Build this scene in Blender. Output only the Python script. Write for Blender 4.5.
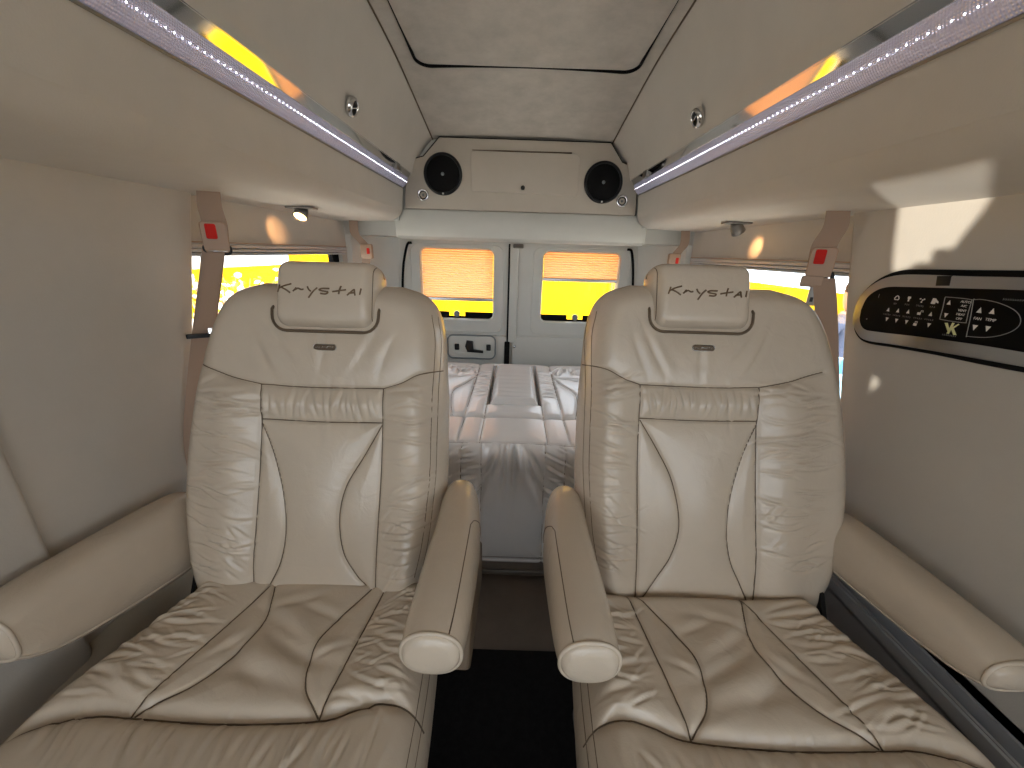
import bpy, math, random
import numpy as np
from mathutils import Vector, Matrix

S = bpy.context.scene
COL = S.collection
for _o in list(bpy.data.objects):
    bpy.data.objects.remove(_o)

# ------------------------------------------------------------------ camera
TH, RO = math.radians(18.9), math.radians(1.8)
fw = Vector((0, math.cos(TH), -math.sin(TH)))
u0 = Vector((0, math.sin(TH), math.cos(TH)))
r0 = Vector((1, 0, 0))
rt = math.cos(RO) * r0 + math.sin(RO) * u0
up = -math.sin(RO) * r0 + math.cos(RO) * u0
cam = bpy.data.cameras.new('camera')
cam.sensor_width = 36.0
cam.lens = 385.0 / 1024.0 * 36.0
cam.clip_start = 0.02
co = bpy.data.objects.new('camera', cam)
COL.objects.link(co)
co.matrix_world = Matrix(((rt.x, up.x, -fw.x, -0.012), (rt.y, up.y, -fw.y, 0.0), (rt.z, up.z, -fw.z, 1.2), (0, 0, 0, 1)))
S.camera = co

# ------------------------------------------------------------------ sky, sun, exposure
S.view_settings.view_transform = 'Standard'
S.view_settings.look = 'None'
S.view_settings.gamma = 1.0
S.view_settings.use_curve_mapping = False
S.view_settings.exposure = 0.93
try:
    S.cycles.use_denoising = True
    S.cycles.max_bounces = 10
    S.cycles.diffuse_bounces = 7
    S.cycles.transparent_max_bounces = 12
    S.cycles.sample_clamp_indirect = 6.0
    S.cycles.caustics_reflective = False
    S.cycles.caustics_refractive = False
except Exception:
    pass
W = bpy.data.worlds.new('sky')
S.world = W
W.use_nodes = True
bg = W.node_tree.nodes['Background']
bg.inputs['Color'].default_value = (0.83, 0.915, 1.0, 1)
bg.inputs['Strength'].default_value = 2.2


def lamp(name, kind, loc, target, energy, color=(1, 1, 1), **kw):
    l = bpy.data.lights.new(name, kind)
    l.energy = energy
    l.color = color
    for k, v in kw.items():
        if k != 'portal':
            setattr(l, k, v)
    o = bpy.data.objects.new(name, l)
    COL.objects.link(o)
    o.location = loc
    d = Vector(target) - Vector(loc)
    o.rotation_euler = d.to_track_quat('-Z', 'Y').to_euler()
    if kw.get('portal'):
        l.cycles.is_portal = True
    return o


lamp('sun', 'SUN', (1.5, -8, 11), (0, 0, 0), 8.0, (1.0, 0.95, 0.86), angle=0.01)
# the sky seen through the windscreen and the cab's side windows (portals only guide sampling)
lamp('windscreen_sky', 'AREA', (0, -1.36, 1.19), (0, 0, 1.19), 1.0, shape='RECTANGLE', size=1.72, size_y=0.95, portal=True)
lamp('cab_window_sky', 'AREA', (-0.97, -1.05, 1.0), (0, -1.05, 1.0), 1.0, shape='RECTANGLE', size=0.6, size_y=0.6, portal=True)
lamp('cab_window_sky', 'AREA', (0.97, -0.55, 1.0), (0, -0.55, 1.0), 1.0, shape='RECTANGLE', size=1.0, size_y=0.6, portal=True)
lamp('side_window_sky', 'AREA', (-0.97, 1.55, 0.96), (0, 1.55, 0.96), 1.0, shape='RECTANGLE', size=1.0, size_y=0.45, portal=True)
lamp('side_window_sky', 'AREA', (0.97, 1.55, 0.96), (0, 1.55, 0.96), 1.0, shape='RECTANGLE', size=1.0, size_y=0.45, portal=True)
lamp('rear_window_sky', 'AREA', (0, 2.56, 1.0), (0, 0, 1.0), 1.0, shape='RECTANGLE', size=1.3, size_y=0.45, portal=True)


# ------------------------------------------------------------------ materials
def srgb(r, g, b):
    f = lambda c: (c / 255 / 12.92) if c / 255 <= 0.04045 else ((c / 255 + 0.055) / 1.055) ** 2.4
    return (f(r), f(g), f(b), 1)


def mat(name, col, rough=0.6, metal=0.0, spec=0.5, noise=None, bump=None, crease=None, emit=None, coat=0.0, sheen=0.0):
    m = bpy.data.materials.new(name)
    m.use_nodes = True
    nt = m.node_tree
    b = nt.nodes['Principled BSDF']
    b.inputs['Base Color'].default_value = col
    b.inputs['Roughness'].default_value = rough
    b.inputs['Metallic'].default_value = metal
    b.inputs['Specular IOR Level'].default_value = spec
    b.inputs['Coat Weight'].default_value = coat
    b.inputs['Sheen Weight'].default_value = sheen
    tc = nt.nodes.new('ShaderNodeTexCoord')
    if noise:
        sc, amt, det = noise
        n = nt.nodes.new('ShaderNodeTexNoise')
        n.inputs['Scale'].default_value = sc
        n.inputs['Detail'].default_value = det
        n.inputs['Roughness'].default_value = 0.65
        nt.links.new(tc.outputs['Object'], n.inputs['Vector'])
        r = nt.nodes.new('ShaderNodeMapRange')
        r.inputs['From Min'].default_value = 0.3
        r.inputs['From Max'].default_value = 0.7
        r.inputs['To Min'].default_value = 1 - amt
        r.inputs['To Max'].default_value = 1 + amt
        nt.links.new(n.outputs['Fac'], r.inputs['Value'])
        mx = nt.nodes.new('ShaderNodeVectorMath')
        mx.operation = 'SCALE'
        mx.inputs[0].default_value = col[:3]
        nt.links.new(r.outputs['Result'], mx.inputs['Scale'])
        nt.links.new(mx.outputs['Vector'], b.inputs['Base Color'])
    if bump:
        sc, st, det = bump
        n = nt.nodes.new('ShaderNodeTexNoise')
        n.inputs['Scale'].default_value = sc
        n.inputs['Detail'].default_value = det
        nt.links.new(tc.outputs['Object'], n.inputs['Vector'])
        bp = nt.nodes.new('ShaderNodeBump')
        bp.inputs['Strength'].default_value = st
        bp.inputs['Distance'].default_value = 0.002
        nt.links.new(n.outputs['Fac'], bp.inputs['Height'])
        nt.links.new(bp.outputs['Normal'], b.inputs['Normal'])
        if crease:      # fine worn-leather creases
            n2 = nt.nodes.new('ShaderNodeTexNoise')
            n2.inputs['Scale'].default_value = crease[0]
            n2.inputs['Detail'].default_value = 3
            n2.inputs['Distortion'].default_value = 1.2
            nt.links.new(tc.outputs['Object'], n2.inputs['Vector'])
            b2 = nt.nodes.new('ShaderNodeBump')
            b2.inputs['Strength'].default_value = crease[1]
            b2.inputs['Distance'].default_value = 0.006
            nt.links.new(n2.outputs['Fac'], b2.inputs['Height'])
            nt.links.new(b2.outputs['Normal'], bp.inputs['Normal'])
    if emit:
        b.inputs['Emission Color'].default_value = emit[0]
        b.inputs['Emission Strength'].default_value = emit[1]
    return m


M = {}
M['leather'] = mat('taupe_leather', srgb(195, 181, 163), 0.27, spec=0.6, noise=(9, 0.03, 3), bump=(420, 0.12, 2), crease=(26, 0.22))
M['thread'] = mat('seam_thread', srgb(96, 80, 62), 0.7)
M['embroid'] = mat('embroidery_thread', srgb(104, 82, 58), 0.6)
M['suede'] = mat('beige_suede', srgb(186, 179, 169), 0.85, spec=0.2, noise=(5, 0.045, 6), bump=(260, 0.15, 4), sheen=0.15)
M['suede_soiled'] = mat('marked_suede', srgb(181, 174, 165), 0.85, spec=0.2, noise=(11, 0.13, 8), bump=(200, 0.2, 5), sheen=0.15)
M['vinyl'] = mat('beige_vinyl', srgb(176, 167, 154), 0.6, spec=0.35, noise=(6, 0.03, 4), bump=(500, 0.1, 2))
M['plastic'] = mat('grey_white_plastic', srgb(188, 187, 180), 0.5, noise=(7, 0.03, 3))
M['bedleather'] = mat('pale_grey_leather', srgb(212, 208, 205), 0.2, noise=(9, 0.02, 3), bump=(420, 0.1, 2), crease=(18, 0.15))
M['black'] = mat('black_plastic', srgb(13, 12, 12), 0.4, spec=0.3)
M['rubber'] = mat('black_rubber', srgb(12, 11, 11), 0.8, spec=0.15)
M['chrome'] = mat('chrome', srgb(215, 215, 215), 0.12, 1.0)
M['mirror'] = mat('polished_trim', srgb(200, 200, 202), 0.06, 1.0)
M['alu'] = mat('brushed_aluminium', srgb(170, 172, 174), 0.32, 1.0, bump=(120, 0.15, 2))
M['darkalu'] = mat('dull_aluminium', srgb(120, 116, 110), 0.45, 0.7)
M['railmetal'] = mat('satin_rail_metal', srgb(176, 177, 180), 0.42, 0.35)
M['belt'] = mat('taupe_webbing', srgb(154, 130, 112), 0.75, bump=(600, 0.3, 2))
M['beltplastic'] = mat('taupe_plastic', srgb(160, 132, 110), 0.5)
M['red'] = mat('red_plastic', srgb(188, 34, 26), 0.7, spec=0.2)
M['white'] = mat('white_print', srgb(225, 222, 215), 0.6)
M['greyprint'] = mat('grey_print', srgb(150, 148, 144), 0.6)
M['limeprint'] = mat('pale_yellow_print', srgb(226, 226, 168), 0.6)
M['glassblack'] = mat('black_gloss', srgb(6, 6, 6), 0.45, spec=0.1)
M['mat'] = mat('black_carpet', srgb(24, 22, 22), 0.95, spec=0.1, noise=(60, 0.3, 4))
M['floor'] = mat('brown_vinyl_floor', srgb(92, 80, 70), 0.6, noise=(14, 0.1, 4))
M['kick'] = mat('brown_vinyl', srgb(120, 108, 96), 0.6, noise=(14, 0.06, 4))
M['wood'] = mat('baseboard_tan', srgb(178, 166, 146), 0.7, noise=(12, 0.05, 4))
M['led'] = mat('lit_led', srgb(240, 240, 255), 0.4, emit=((0.9, 0.9, 1.0, 1), 9.0))
M['bulb'] = mat('lit_bulb', srgb(255, 220, 170), 0.4, emit=((1.0, 0.62, 0.26, 1), 4.0))
M['yellow'] = mat('yellow_paint', srgb(240, 184, 8), 0.8, spec=0.1, noise=(3, 0.04, 3))
M['concrete'] = mat('pale_concrete', srgb(196, 192, 184), 0.9, noise=(2, 0.08, 6))
M['render'] = mat('white_render', srgb(225, 222, 218), 0.9)
M['roofred'] = mat('red_roof', srgb(190, 120, 105), 0.85)
M['winglass'] = mat('dark_window', srgb(110, 116, 118), 0.3)
M['leaf'] = mat('yellow_green_leaf', srgb(214, 200, 40), 0.7)
M['blossom'] = mat('white_blossom', srgb(245, 240, 235), 0.8)
M['navy'] = mat('navy_cloth', srgb(58, 66, 88), 0.85)
M['skin'] = mat('skin', srgb(188, 140, 112), 0.6)
M['palebl'] = mat('pale_blue_plastic', srgb(150, 200, 226), 0.5)


def mat_lens():
    m = mat('ribbed_clear_lens', srgb(186, 186, 210), 0.2, 0.6, emit=((0.78, 0.76, 1.0, 1), 0.045))
    nt = m.node_tree
    b = nt.nodes['Principled BSDF']
    tc = nt.nodes.new('ShaderNodeTexCoord')
    w1 = nt.nodes.new('ShaderNodeTexWave')
    w1.bands_direction = 'Y'
    w1.inputs['Scale'].default_value = 70
    w2 = nt.nodes.new('ShaderNodeTexWave')
    w2.bands_direction = 'Z'
    w2.inputs['Scale'].default_value = 90
    ad = nt.nodes.new('ShaderNodeMath')
    ad.operation = 'ADD'
    nt.links.new(tc.outputs['Object'], w1.inputs['Vector'])
    nt.links.new(tc.outputs['Object'], w2.inputs['Vector'])
    nt.links.new(w1.outputs['Fac'], ad.inputs[0])
    nt.links.new(w2.outputs['Fac'], ad.inputs[1])
    bp = nt.nodes.new('ShaderNodeBump')
    bp.inputs['Strength'].default_value = 0.6
    bp.inputs['Distance'].default_value = 0.001
    nt.links.new(ad.outputs[0], bp.inputs['Height'])
    nt.links.new(bp.outputs['Normal'], b.inputs['Normal'])
    return m


M['lens'] = mat_lens()


def mat_pane(name, gloss=0.06, tint=(1, 1, 1, 1)):
    m = bpy.data.materials.new(name)
    m.use_nodes = True
    nt = m.node_tree
    nt.nodes.remove(nt.nodes['Principled BSDF'])
    t = nt.nodes.new('ShaderNodeBsdfTransparent')
    t.inputs['Color'].default_value = tint
    g = nt.nodes.new('ShaderNodeBsdfGlossy')
    g.inputs['Roughness'].default_value = 0.02
    x = nt.nodes.new('ShaderNodeMixShader')
    x.inputs['Fac'].default_value = gloss
    nt.links.new(t.outputs[0], x.inputs[1])
    nt.links.new(g.outputs[0], x.inputs[2])
    nt.links.new(x.outputs[0], nt.nodes['Material Output'].inputs['Surface'])
    return m


M['pane'] = mat_pane('window_glass')


def mat_shade():
    m = bpy.data.materials.new('pleated_peach_fabric')
    m.use_nodes = True
    nt = m.node_tree
    nt.nodes.remove(nt.nodes['Principled BSDF'])
    d = nt.nodes.new('ShaderNodeBsdfDiffuse')
    d.inputs['Color'].default_value = srgb(226, 170, 120)
    t = nt.nodes.new('ShaderNodeBsdfTranslucent')
    t.inputs['Color'].default_value = srgb(252, 206, 168)
    x = nt.nodes.new('ShaderNodeMixShader')
    x.inputs['Fac'].default_value = 0.7
    nt.links.new(d.outputs[0], x.inputs[1])
    nt.links.new(t.outputs[0], x.inputs[2])
    nt.links.new(x.outputs[0], nt.nodes['Material Output'].inputs['Surface'])
    return m


M['shade'] = mat_shade()

# ------------------------------------------------------------------ builders


def link(name, me, m, parent=None, smooth=True):
    for x in (m if isinstance(m, (list, tuple)) else [m]):
        me.materials.append(x)
    if smooth:
        me.polygons.foreach_set('use_smooth', [True] * len(me.polygons))
    o = bpy.data.objects.new(name, me)
    COL.objects.link(o)
    if parent is not None:
        o.parent = parent
    return o


class MB:
    """collects geometry for ONE mesh"""

    def __init__(self):
        self.v = []
        self.f = []

    def add(self, vs, fs):
        n = len(self.v)
        self.v += [tuple(map(float, p)) for p in vs]
        self.f += [tuple(int(i) + n for i in q) for q in fs]
        return self

    def box(self, x0, x1, y0, y1, z0, z1):
        vs = [(x, y, z) for x in (x0, x1) for y in (y0, y1) for z in (z0, z1)]
        return self.add(vs, [(0, 1, 3, 2), (4, 6, 7, 5), (0, 4, 5, 1), (2, 3, 7, 6), (0, 2, 6, 4), (1, 5, 7, 3)])

    def tube(self, pts, r, seg=8, closed=False, cap=True):
        pts = [Vector(p) for p in pts]
        n = len(pts)
        rr = r if hasattr(r, '__len__') else [r] * n
        rings = []
        ref = None
        for i, p in enumerate(pts):
            a = pts[(i - 1) % n] if (closed or i > 0) else p
            b = pts[(i + 1) % n] if (closed or i < n - 1) else p
            t = (b - a).normalized()
            if ref is None:
                ref = Vector((0, 0, 1)) if abs(t.z) < 0.9 else Vector((1, 0, 0))
            s = t.cross(ref)
            if s.length < 1e-6:
                s = t.orthogonal()
            s.normalize()
            q = s.cross(t).normalized()
            ref = q
            rings.append([p + (math.cos(2 * math.pi * k / seg) * s + math.sin(2 * math.pi * k / seg) * q) * rr[i] for k in range(seg)])
        vs = [v for g in rings for v in g]
        fs = []
        for i in range(n if closed else n - 1):
            j = (i + 1) % n
            for k in range(seg):
                l = (k + 1) % seg
                fs.append((i * seg + k, i * seg + l, j * seg + l, j * seg + k))
        if cap and not closed:
            fs.append(tuple(range(seg))[::-1])
            fs.append(tuple((n - 1) * seg + k for k in range(seg)))
        return self.add(vs, fs)

    def lathe(self, prof, origin, axis, seg=40):
        """prof: list of (radius, height along axis)"""
        o = Vector(origin)
        a = Vector(axis).normalized()
        s = a.orthogonal().normalized()
        q = a.cross(s)
        vs = []
        for r, h in prof:
            for k in range(seg):
                t = 2 * math.pi * k / seg
                vs.append(o + a * h + (s * math.cos(t) + q * math.sin(t)) * max(r, 1e-5))
        fs = []
        for i in range(len(prof) - 1):
            for k in range(seg):
                l = (k + 1) % seg
                fs.append((i * seg + k, i * seg + l, (i + 1) * seg + l, (i + 1) * seg + k))
        return self.add(vs, fs)

    def prism(self, poly, ax, t0, t1, bevel=0.0):
        """poly: 2D outline in the two other axes, extruded along axis ax from t0 to t1 (bevelled at t1)"""
        n = len(poly)
        P = np.array(poly, float)

        def p3(p, t):
            return {'x': (t, p[0], p[1]), 'y': (p[0], t, p[1]), 'z': (p[0], p[1], t)}[ax]
        rings = [[p3(p, t0) for p in P]]
        if bevel:
            sgn = 1 if t1 > t0 else -1
            nrm = []
            area = sum(P[i][0] * P[(i + 1) % n][1] - P[(i + 1) % n][0] * P[i][1] for i in range(n))
            for i in range(n):
                d = P[(i + 1) % n] - P[i - 1]
                d = d / (np.linalg.norm(d) + 1e-9)
                q = np.array((-d[1], d[0])) if area > 0 else np.array((d[1], -d[0]))
                nrm.append(q)
            nrm = np.array(nrm)
            for a in (0, 30, 60, 90):
                c, s_ = math.cos(math.radians(a)), math.sin(math.radians(a))
                rings.append([p3(p, t1 - sgn * bevel * (1 - s_)) for p in P + nrm * bevel * (1 - c)])
        else:
            rings.append([p3(p, t1) for p in P])
        vs = [v for g in rings for v in g]
        fs = [tuple(range(n))]
        for i in range(len(rings) - 1):
            for k in range(n):
                l = (k + 1) % n
                fs.append((i * n + k, i * n + l, (i + 1) * n + l, (i + 1) * n + k))
        fs.append(tuple((len(rings) - 1) * n + k for k in range(n))[::-1])
        return self.add(vs, fs)

    def mesh(self, name):
        me = bpy.data.meshes.new(name)
        me.from_pydata(self.v, [], self.f)
        import bmesh
        bm = bmesh.new()
        bm.from_mesh(me)
        bmesh.ops.recalc_face_normals(bm, faces=bm.faces)
        bm.to_mesh(me)
        bm.free()
        return me

    def build(self, name, m, parent=None, smooth=False, angle=None):
        o = link(name, self.mesh(name), m, parent, smooth or angle is not None)
        if angle is not None:
            sharp(o.data, angle)
        return o


def sharp(me, deg=35):
    import bmesh
    bm = bmesh.new()
    bm.from_mesh(me)
    for e in bm.edges:
        if len(e.link_faces) == 2 and e.calc_face_angle(0) > math.radians(deg):
            e.smooth = False
    bm.to_mesh(me)
    bm.free()


def tag(o, label, cat, group=None):
    o['label'] = label
    o['category'] = cat
    if group:
        o['group'] = group
    return o


def thing(name, label, cat, loc=(0, 0, 0), group=None):
    o = bpy.data.objects.new(name, None)
    o.empty_display_size = 0.05
    COL.objects.link(o)
    o.location = loc
    return tag(o, label, cat, group)


def struct(o, label=None):
    o['kind'] = 'structure'
    if label:
        o['label'] = label
    return o


def rrect(x0, x1, y0, y1, r, seg=6):
    out = []
    for cx, cy, a0 in ((x1 - r, y1 - r, 0), (x0 + r, y1 - r, 90), (x0 + r, y0 + r, 180), (x1 - r, y0 + r, 270)):
        for k in range(seg + 1):
            a = math.radians(a0 + 90 * k / seg)
            out.append((cx + r * math.cos(a), cy + r * math.sin(a)))
    return out


def smooth_poly(pts, n=8):
    """Catmull-Rom through pts"""
    P = [np.array(p, float) for p in pts]
    P = [2 * P[0] - P[1]] + P + [2 * P[-1] - P[-2]]
    out = []
    for i in range(1, len(P) - 2):
        a, b, c, d = P[i - 1:i + 3]
        for k in range(n):
            t = k / n
            out.append(0.5 * (2 * b + (c - a) * t + (2 * a - 5 * b + 4 * c - d) * t * t + (3 * b - a - 3 * c + d) * t ** 3))
    out.append(P[-2])
    return np.array(out)


def dist_poly(X, Y, line):
    """distance from every grid point to a polyline"""
    D = np.full(X.shape, 9.0)
    for a, b in zip(line[:-1], line[1:]):
        d = b - a
        L = float(d @ d) + 1e-12
        t = np.clip(((X - a[0]) * d[0] + (Y - a[1]) * d[1]) / L, 0, 1)
        D = np.minimum(D, np.hypot(X - a[0] - t * d[0], Y - a[1] - t * d[1]))
    return D


def sstep(a, b, x):
    t = np.clip((x - a) / (b - a), 0, 1)
    return t * t * (3 - 2 * t)


def wrinkles(X, Y, lst):
    H = np.zeros(X.shape)
    for cx, cy, ang, ln, wd, amp, curv in lst:
        c, s_ = math.cos(ang), math.sin(ang)
        dx, dy = X - cx, Y - cy
        a = dx * c + dy * s_
        p = -dx * s_ + dy * c - curv * a * a
        g = np.exp(-(a / ln) ** 2)
        H += 1.6 * amp * g * (-np.exp(-(p / wd) ** 2) + 0.75 * np.exp(-((p - 2.0 * wd) / (1.6 * wd)) ** 2))
    return H


def grid_closed(front, back, name):
    """front, back: (n, m, 3) arrays sharing their border; one closed mesh"""
    n, m, _ = front.shape
    idx = np.arange(n * m).reshape(n, m)
    F = np.stack([idx[:-1, :-1], idx[:-1, 1:], idx[1:, 1:], idx[1:, :-1]], -1).reshape(-1, 4)
    V = front.reshape(-1, 3)
    if back is not None:
        st = back.shape
        ib = np.arange(st[0] * st[1]).reshape(st[0], st[1]) + n * m
        B = np.stack([ib[:-1, :-1], ib[1:, :-1], ib[1:, 1:], ib[:-1, 1:]], -1).reshape(-1, 4)
        V = np.concatenate([V, back.reshape(-1, 3)])
        F = np.concatenate([F, B])
    me = bpy.data.meshes.new(name)
    me.from_pydata(V.tolist(), [], F.tolist())
    import bmesh
    bm = bmesh.new()
    bm.from_mesh(me)
    if back is not None:
        bmesh.ops.remove_doubles(bm, verts=bm.verts, dist=1e-5)
    bmesh.ops.recalc_face_normals(bm, faces=bm.faces)
    bm.to_mesh(me)
    bm.free()
    return me


def loft(rings, cap=True):
    mb = MB()
    n = len(rings[0])
    vs = [p for g in rings for p in g]
    fs = []
    for i in range(len(rings) - 1):
        for k in range(n):
            l = (k + 1) % n
            fs.append((i * n + k, i * n + l, (i + 1) * n + l, (i + 1) * n + k))
    if cap:
        fs.append(tuple(range(n)))
        fs.append(tuple((len(rings) - 1) * n + k for k in range(n)))
    return mb.add(vs, fs)


def ribbon(pts, wdir, width, thick):
    """flat strap along pts, wdir = direction of its width"""
    w = Vector(wdir).normalized()
    pts = [Vector(p) for p in smooth_poly(pts, 6)]
    rings = []
    for i, p in enumerate(pts):
        t = (pts[min(i + 1, len(pts) - 1)] - pts[max(i - 1, 0)]).normalized()
        n = t.cross(w).normalized()
        wi = width[0] + (width[1] - width[0]) * i / (len(pts) - 1) if hasattr(width, '__len__') else width
        rings.append([p + w * wi / 2 + n * thick / 2, p - w * wi / 2 + n * thick / 2, p - w * wi / 2 - n * thick / 2, p + w * wi / 2 - n * thick / 2])
    return loft(rings)


# ================================================================== the van body
XW, XR = 0.85, 0.885          # inner face of the front side panels / of the recessed rear side panels
YP = 1.085                    # where the recess starts


PATCH_HOLE = [(-0.396, 1.174), (-0.405, 1.134), (-0.416, 1.095), (-0.441, 1.098), (-0.454, 1.108), (-0.469, 1.108), (-0.466, 1.122), (-0.479, 1.124), (-0.487, 1.120), (-0.494, 1.141), (-0.502, 1.158), (-0.506, 1.174), (-0.523, 1.194), (-0.470, 1.192), (-0.402, 1.192)]  # unseen openings shaped so the outside spot throws the right wall's light patch
PATCH_HOLE_LOW = [(-0.445, 0.923), (-0.438, 0.965), (-0.459, 0.956)]


def patch_hole_wall(mb):
    """left cab side: solid but for a small quarter light and a little vent below it"""
    import bmesh
    bm = bmesh.new()
    ed = []
    for loop in ([(-1.4, 0.0), (-0.1, 0.0), (-0.1, 1.33), (-1.4, 1.33)], [(-1.34, 0.74), (-0.78, 0.74), (-0.78, 1.27), (-1.30, 1.27)], PATCH_HOLE, PATCH_HOLE_LOW):
        vs = [bm.verts.new((-0.9, y, z)) for y, z in loop]
        ed += [bm.edges.new((vs[i], vs[(i + 1) % len(vs)])) for i in range(len(vs))]
    bmesh.ops.triangle_fill(bm, edges=ed, use_beauty=True)
    r = bmesh.ops.extrude_face_region(bm, geom=list(bm.faces))
    for v in r['geom']:
        if isinstance(v, bmesh.types.BMVert):
            v.co.x += 0.012
    bm.verts.index_update()
    mb.add([v.co[:] for v in bm.verts], [[v.index for v in f.verts] for f in bm.faces])
    bm.free()


def side_walls(s, side):
    mb = MB()
    T = 0.95
    X0, X1 = (XW, T)

    def bx(a, b, y0, y1, z0, z1):
        mb.box(*(sorted((s * a, s * b))), y0, y1, z0, z1)
    # cab and cabin panel with a cab window
    if s > 0:
        bx(X0, X1, -1.4, -1.05, 0, 1.33)
        bx(X0, X1, -1.05, -0.1, 0, 0.72)
        bx(X0, X1, -1.05, -0.1, 1.27, 1.33)
    else:
        patch_hole_wall(mb)
    bx(XR, X1, -0.1, 0.93, 0, 1.33)
    mb.prism([(-0.1, 0.0), (0.93, 0.0), (0.945, 0.86), (YP, 1.33), (-0.1, 1.33)], 'x', s * (XR + 0.002), s * X0)
    # recessed rear panel round the window
    bx(XR, X1, 0.93, 2.03, 0, 0.76)
    bx(XR, X1, 0.93, 2.03, 1.185, 1.33)
    bx(XR, X1, 2.03, 2.6, 0, 1.33)
    o = mb.build('wall_' + side, M['suede'])
    return struct(o, 'beige suede covered side wall of the van')


side_walls(-1, 'left')
side_walls(1, 'right')

# rounded edge of the wall panel where the recess starts
for i, s in enumerate((-1, 1)):
    mb = MB()
    mb.tube([(s * (XW + 0.0155), y, z) for y, z in ((0.93, 0.02), (0.945, 0.86), (1.018, 1.105), (YP - 0.004, 1.33))], 0.0155, 12)
    struct(mb.build('trim_%d' % (i + 1), M['suede'], smooth=True), 'rolled edge of the side panel beside the window')
# a slightly prouder panel further forward on the left
mb = MB()
mb.prism(rrect(-0.08, 0.553, 0.40, 1.31, 0.02), 'x', -XW - 0.005, -XW + 0.014, 0.01)
struct(mb.build('trim_3', M['suede'], angle=40), 'proud wall panel at the front of the left side')
# tan ledge along the foot of the left wall, sill rails along the right wall
mb = MB()
mb.prism([(-0.86, 0.0), (-0.86, 0.43), (-0.845, 0.425), (-0.825, 0.385), (-0.815, 0.0)], 'y', -0.1, YP)
struct(mb.build('baseboard_left', M['wood'], angle=50), 'tan ledge along the foot of the left wall')
mb = MB()
mb.box(0.79, 0.86, -0.1, 1.08, 0.02, 0.435)
for x0, x1, z1 in ((0.79, 0.797, 0.462), (0.806, 0.811, 0.456), (0.835, 0.842, 0.462), (0.85, 0.857, 0.475)):
    mb.box(x0, x1, -0.1, 1.08, 0.43, z1)
struct(mb.build('baseboard_right', M['railmetal']), 'ribbed metal sill rail along the foot of the right wall')

# floor and mat
struct(MB().box(-0.95, 0.95, -1.4, 2.6, -0.06, 0.0).build('floor', M['floor']), 'brown vinyl floor')
mb = MB()
mb.prism(rrect(-0.30, 0.30, -0.9, 0.88, 0.03), 'z', 0.0, 0.012, 0.004)
tag(mb.build('floor_mat', M['mat'], angle=40), 'black carpet mat on the floor of the aisle between the armchairs', 'mat')

# ceiling: raised roof, falling towards the rear
CY = [-1.4, -0.9, 0.2, 0.7, 1.0, 1.27, 1.42, 1.57, 1.8, 2.06, 2.12]
CZ = [1.83, 1.84, 1.84, 1.838, 1.832, 1.815, 1.803, 1.785, 1.745, 1.697, 1.688]
CC = smooth_poly(list(zip(CY, CZ)), 6)


def ceil_z(y):
    return float(np.interp(y, CC[:, 0], CC[:, 1]))


XC = 0.424
rings = []
for y, z in CC:
    ring = []
    for x in np.linspace(-XC, XC, 9):
        ring.append((x, y, z + 0.012 * (1 - (x / XC) ** 2)))
    for x in np.linspace(XC, -XC, 9):
        ring.append((x, y, z + 0.06))
    rings.append(ring)
struct(loft(rings).build('ceiling', M['suede_soiled'], angle=40), 'suede lined raised ceiling')

# sloping sides between ceiling and light bars
for i, s in enumerate((-1, 1)):
    rings = []
    for y, z in CC:
        a = Vector((s * 0.519, y, 1.536))
        b = Vector((s * XC, y, z + 0.001))
        ring = []
        for t in np.linspace(0, 1, 6):
            p = a.lerp(b, t)
            bul = 0.016 * math.sin(math.pi * t)
            ring.append((p.x + s * bul, y, p.z + bul * 0.4))
        for t in np.linspace(1, 0, 6):
            p = a.lerp(b, t)
            ring.append((p.x + s * 0.08, y, p.z + 0.04))
        rings.append(ring)
    struct(loft(rings).build('trim_%d' % (4 + i), M['suede'], angle=50), 'sloping suede panel beside the raised ceiling')
# dark seam between the ceiling and the sloping panels
mb = MB()
for s in (-1, 1):
    mb.tube([(s * (XC - 0.002), y, z - 0.0005) for y, z in CC], 0.0028, 6)
struct(mb.build('trim_6', M['thread'], smooth=True), 'dark seams along both edges of the ceiling')

# overhead side cabinets (soffits)
SOFF_END = 2.035
for i, s in enumerate((-1, 1)):
    prof = [(0.561, 1.476), (0.566, 1.43), (0.570, 1.375)]
    for k in range(9):
        a = math.radians(10 + 80 * k / 8)
        prof.append((0.640 - 0.07 * math.cos(a), 1.387 - 0.058 * math.sin(a)))
    prof += [(0.72, 1.324), (0.80, 1.321), (0.90, 1.319), (0.95, 1.319), (0.95, 1.62), (0.60, 1.62), (0.575, 1.56)]
    rings = [[(s * x, y, z) for x, z in prof] for y in (-0.5, 0.0, 0.6, 1.2, 1.8, SOFF_END)]
    struct(loft(rings).build('trim_%d' % (7 + i), M['suede'], angle=50), 'padded overhead cabinet along the side of the roof')

mb = MB()
mb.box(-1.0, 1.0, -1.5, 2.65, 1.96, 2.0)
mb.box(-1.0, -0.953, -1.5, 2.65, 1.31, 1.96)
mb.box(0.953, 1.0, -1.5, 2.65, 1.31, 1.96)
mb.box(-1.0, 1.0, 2.63, 2.67, 1.27, 1.96)
struct(mb.build('trim_14', M['render']), 'outer roof shell of the van')

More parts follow.
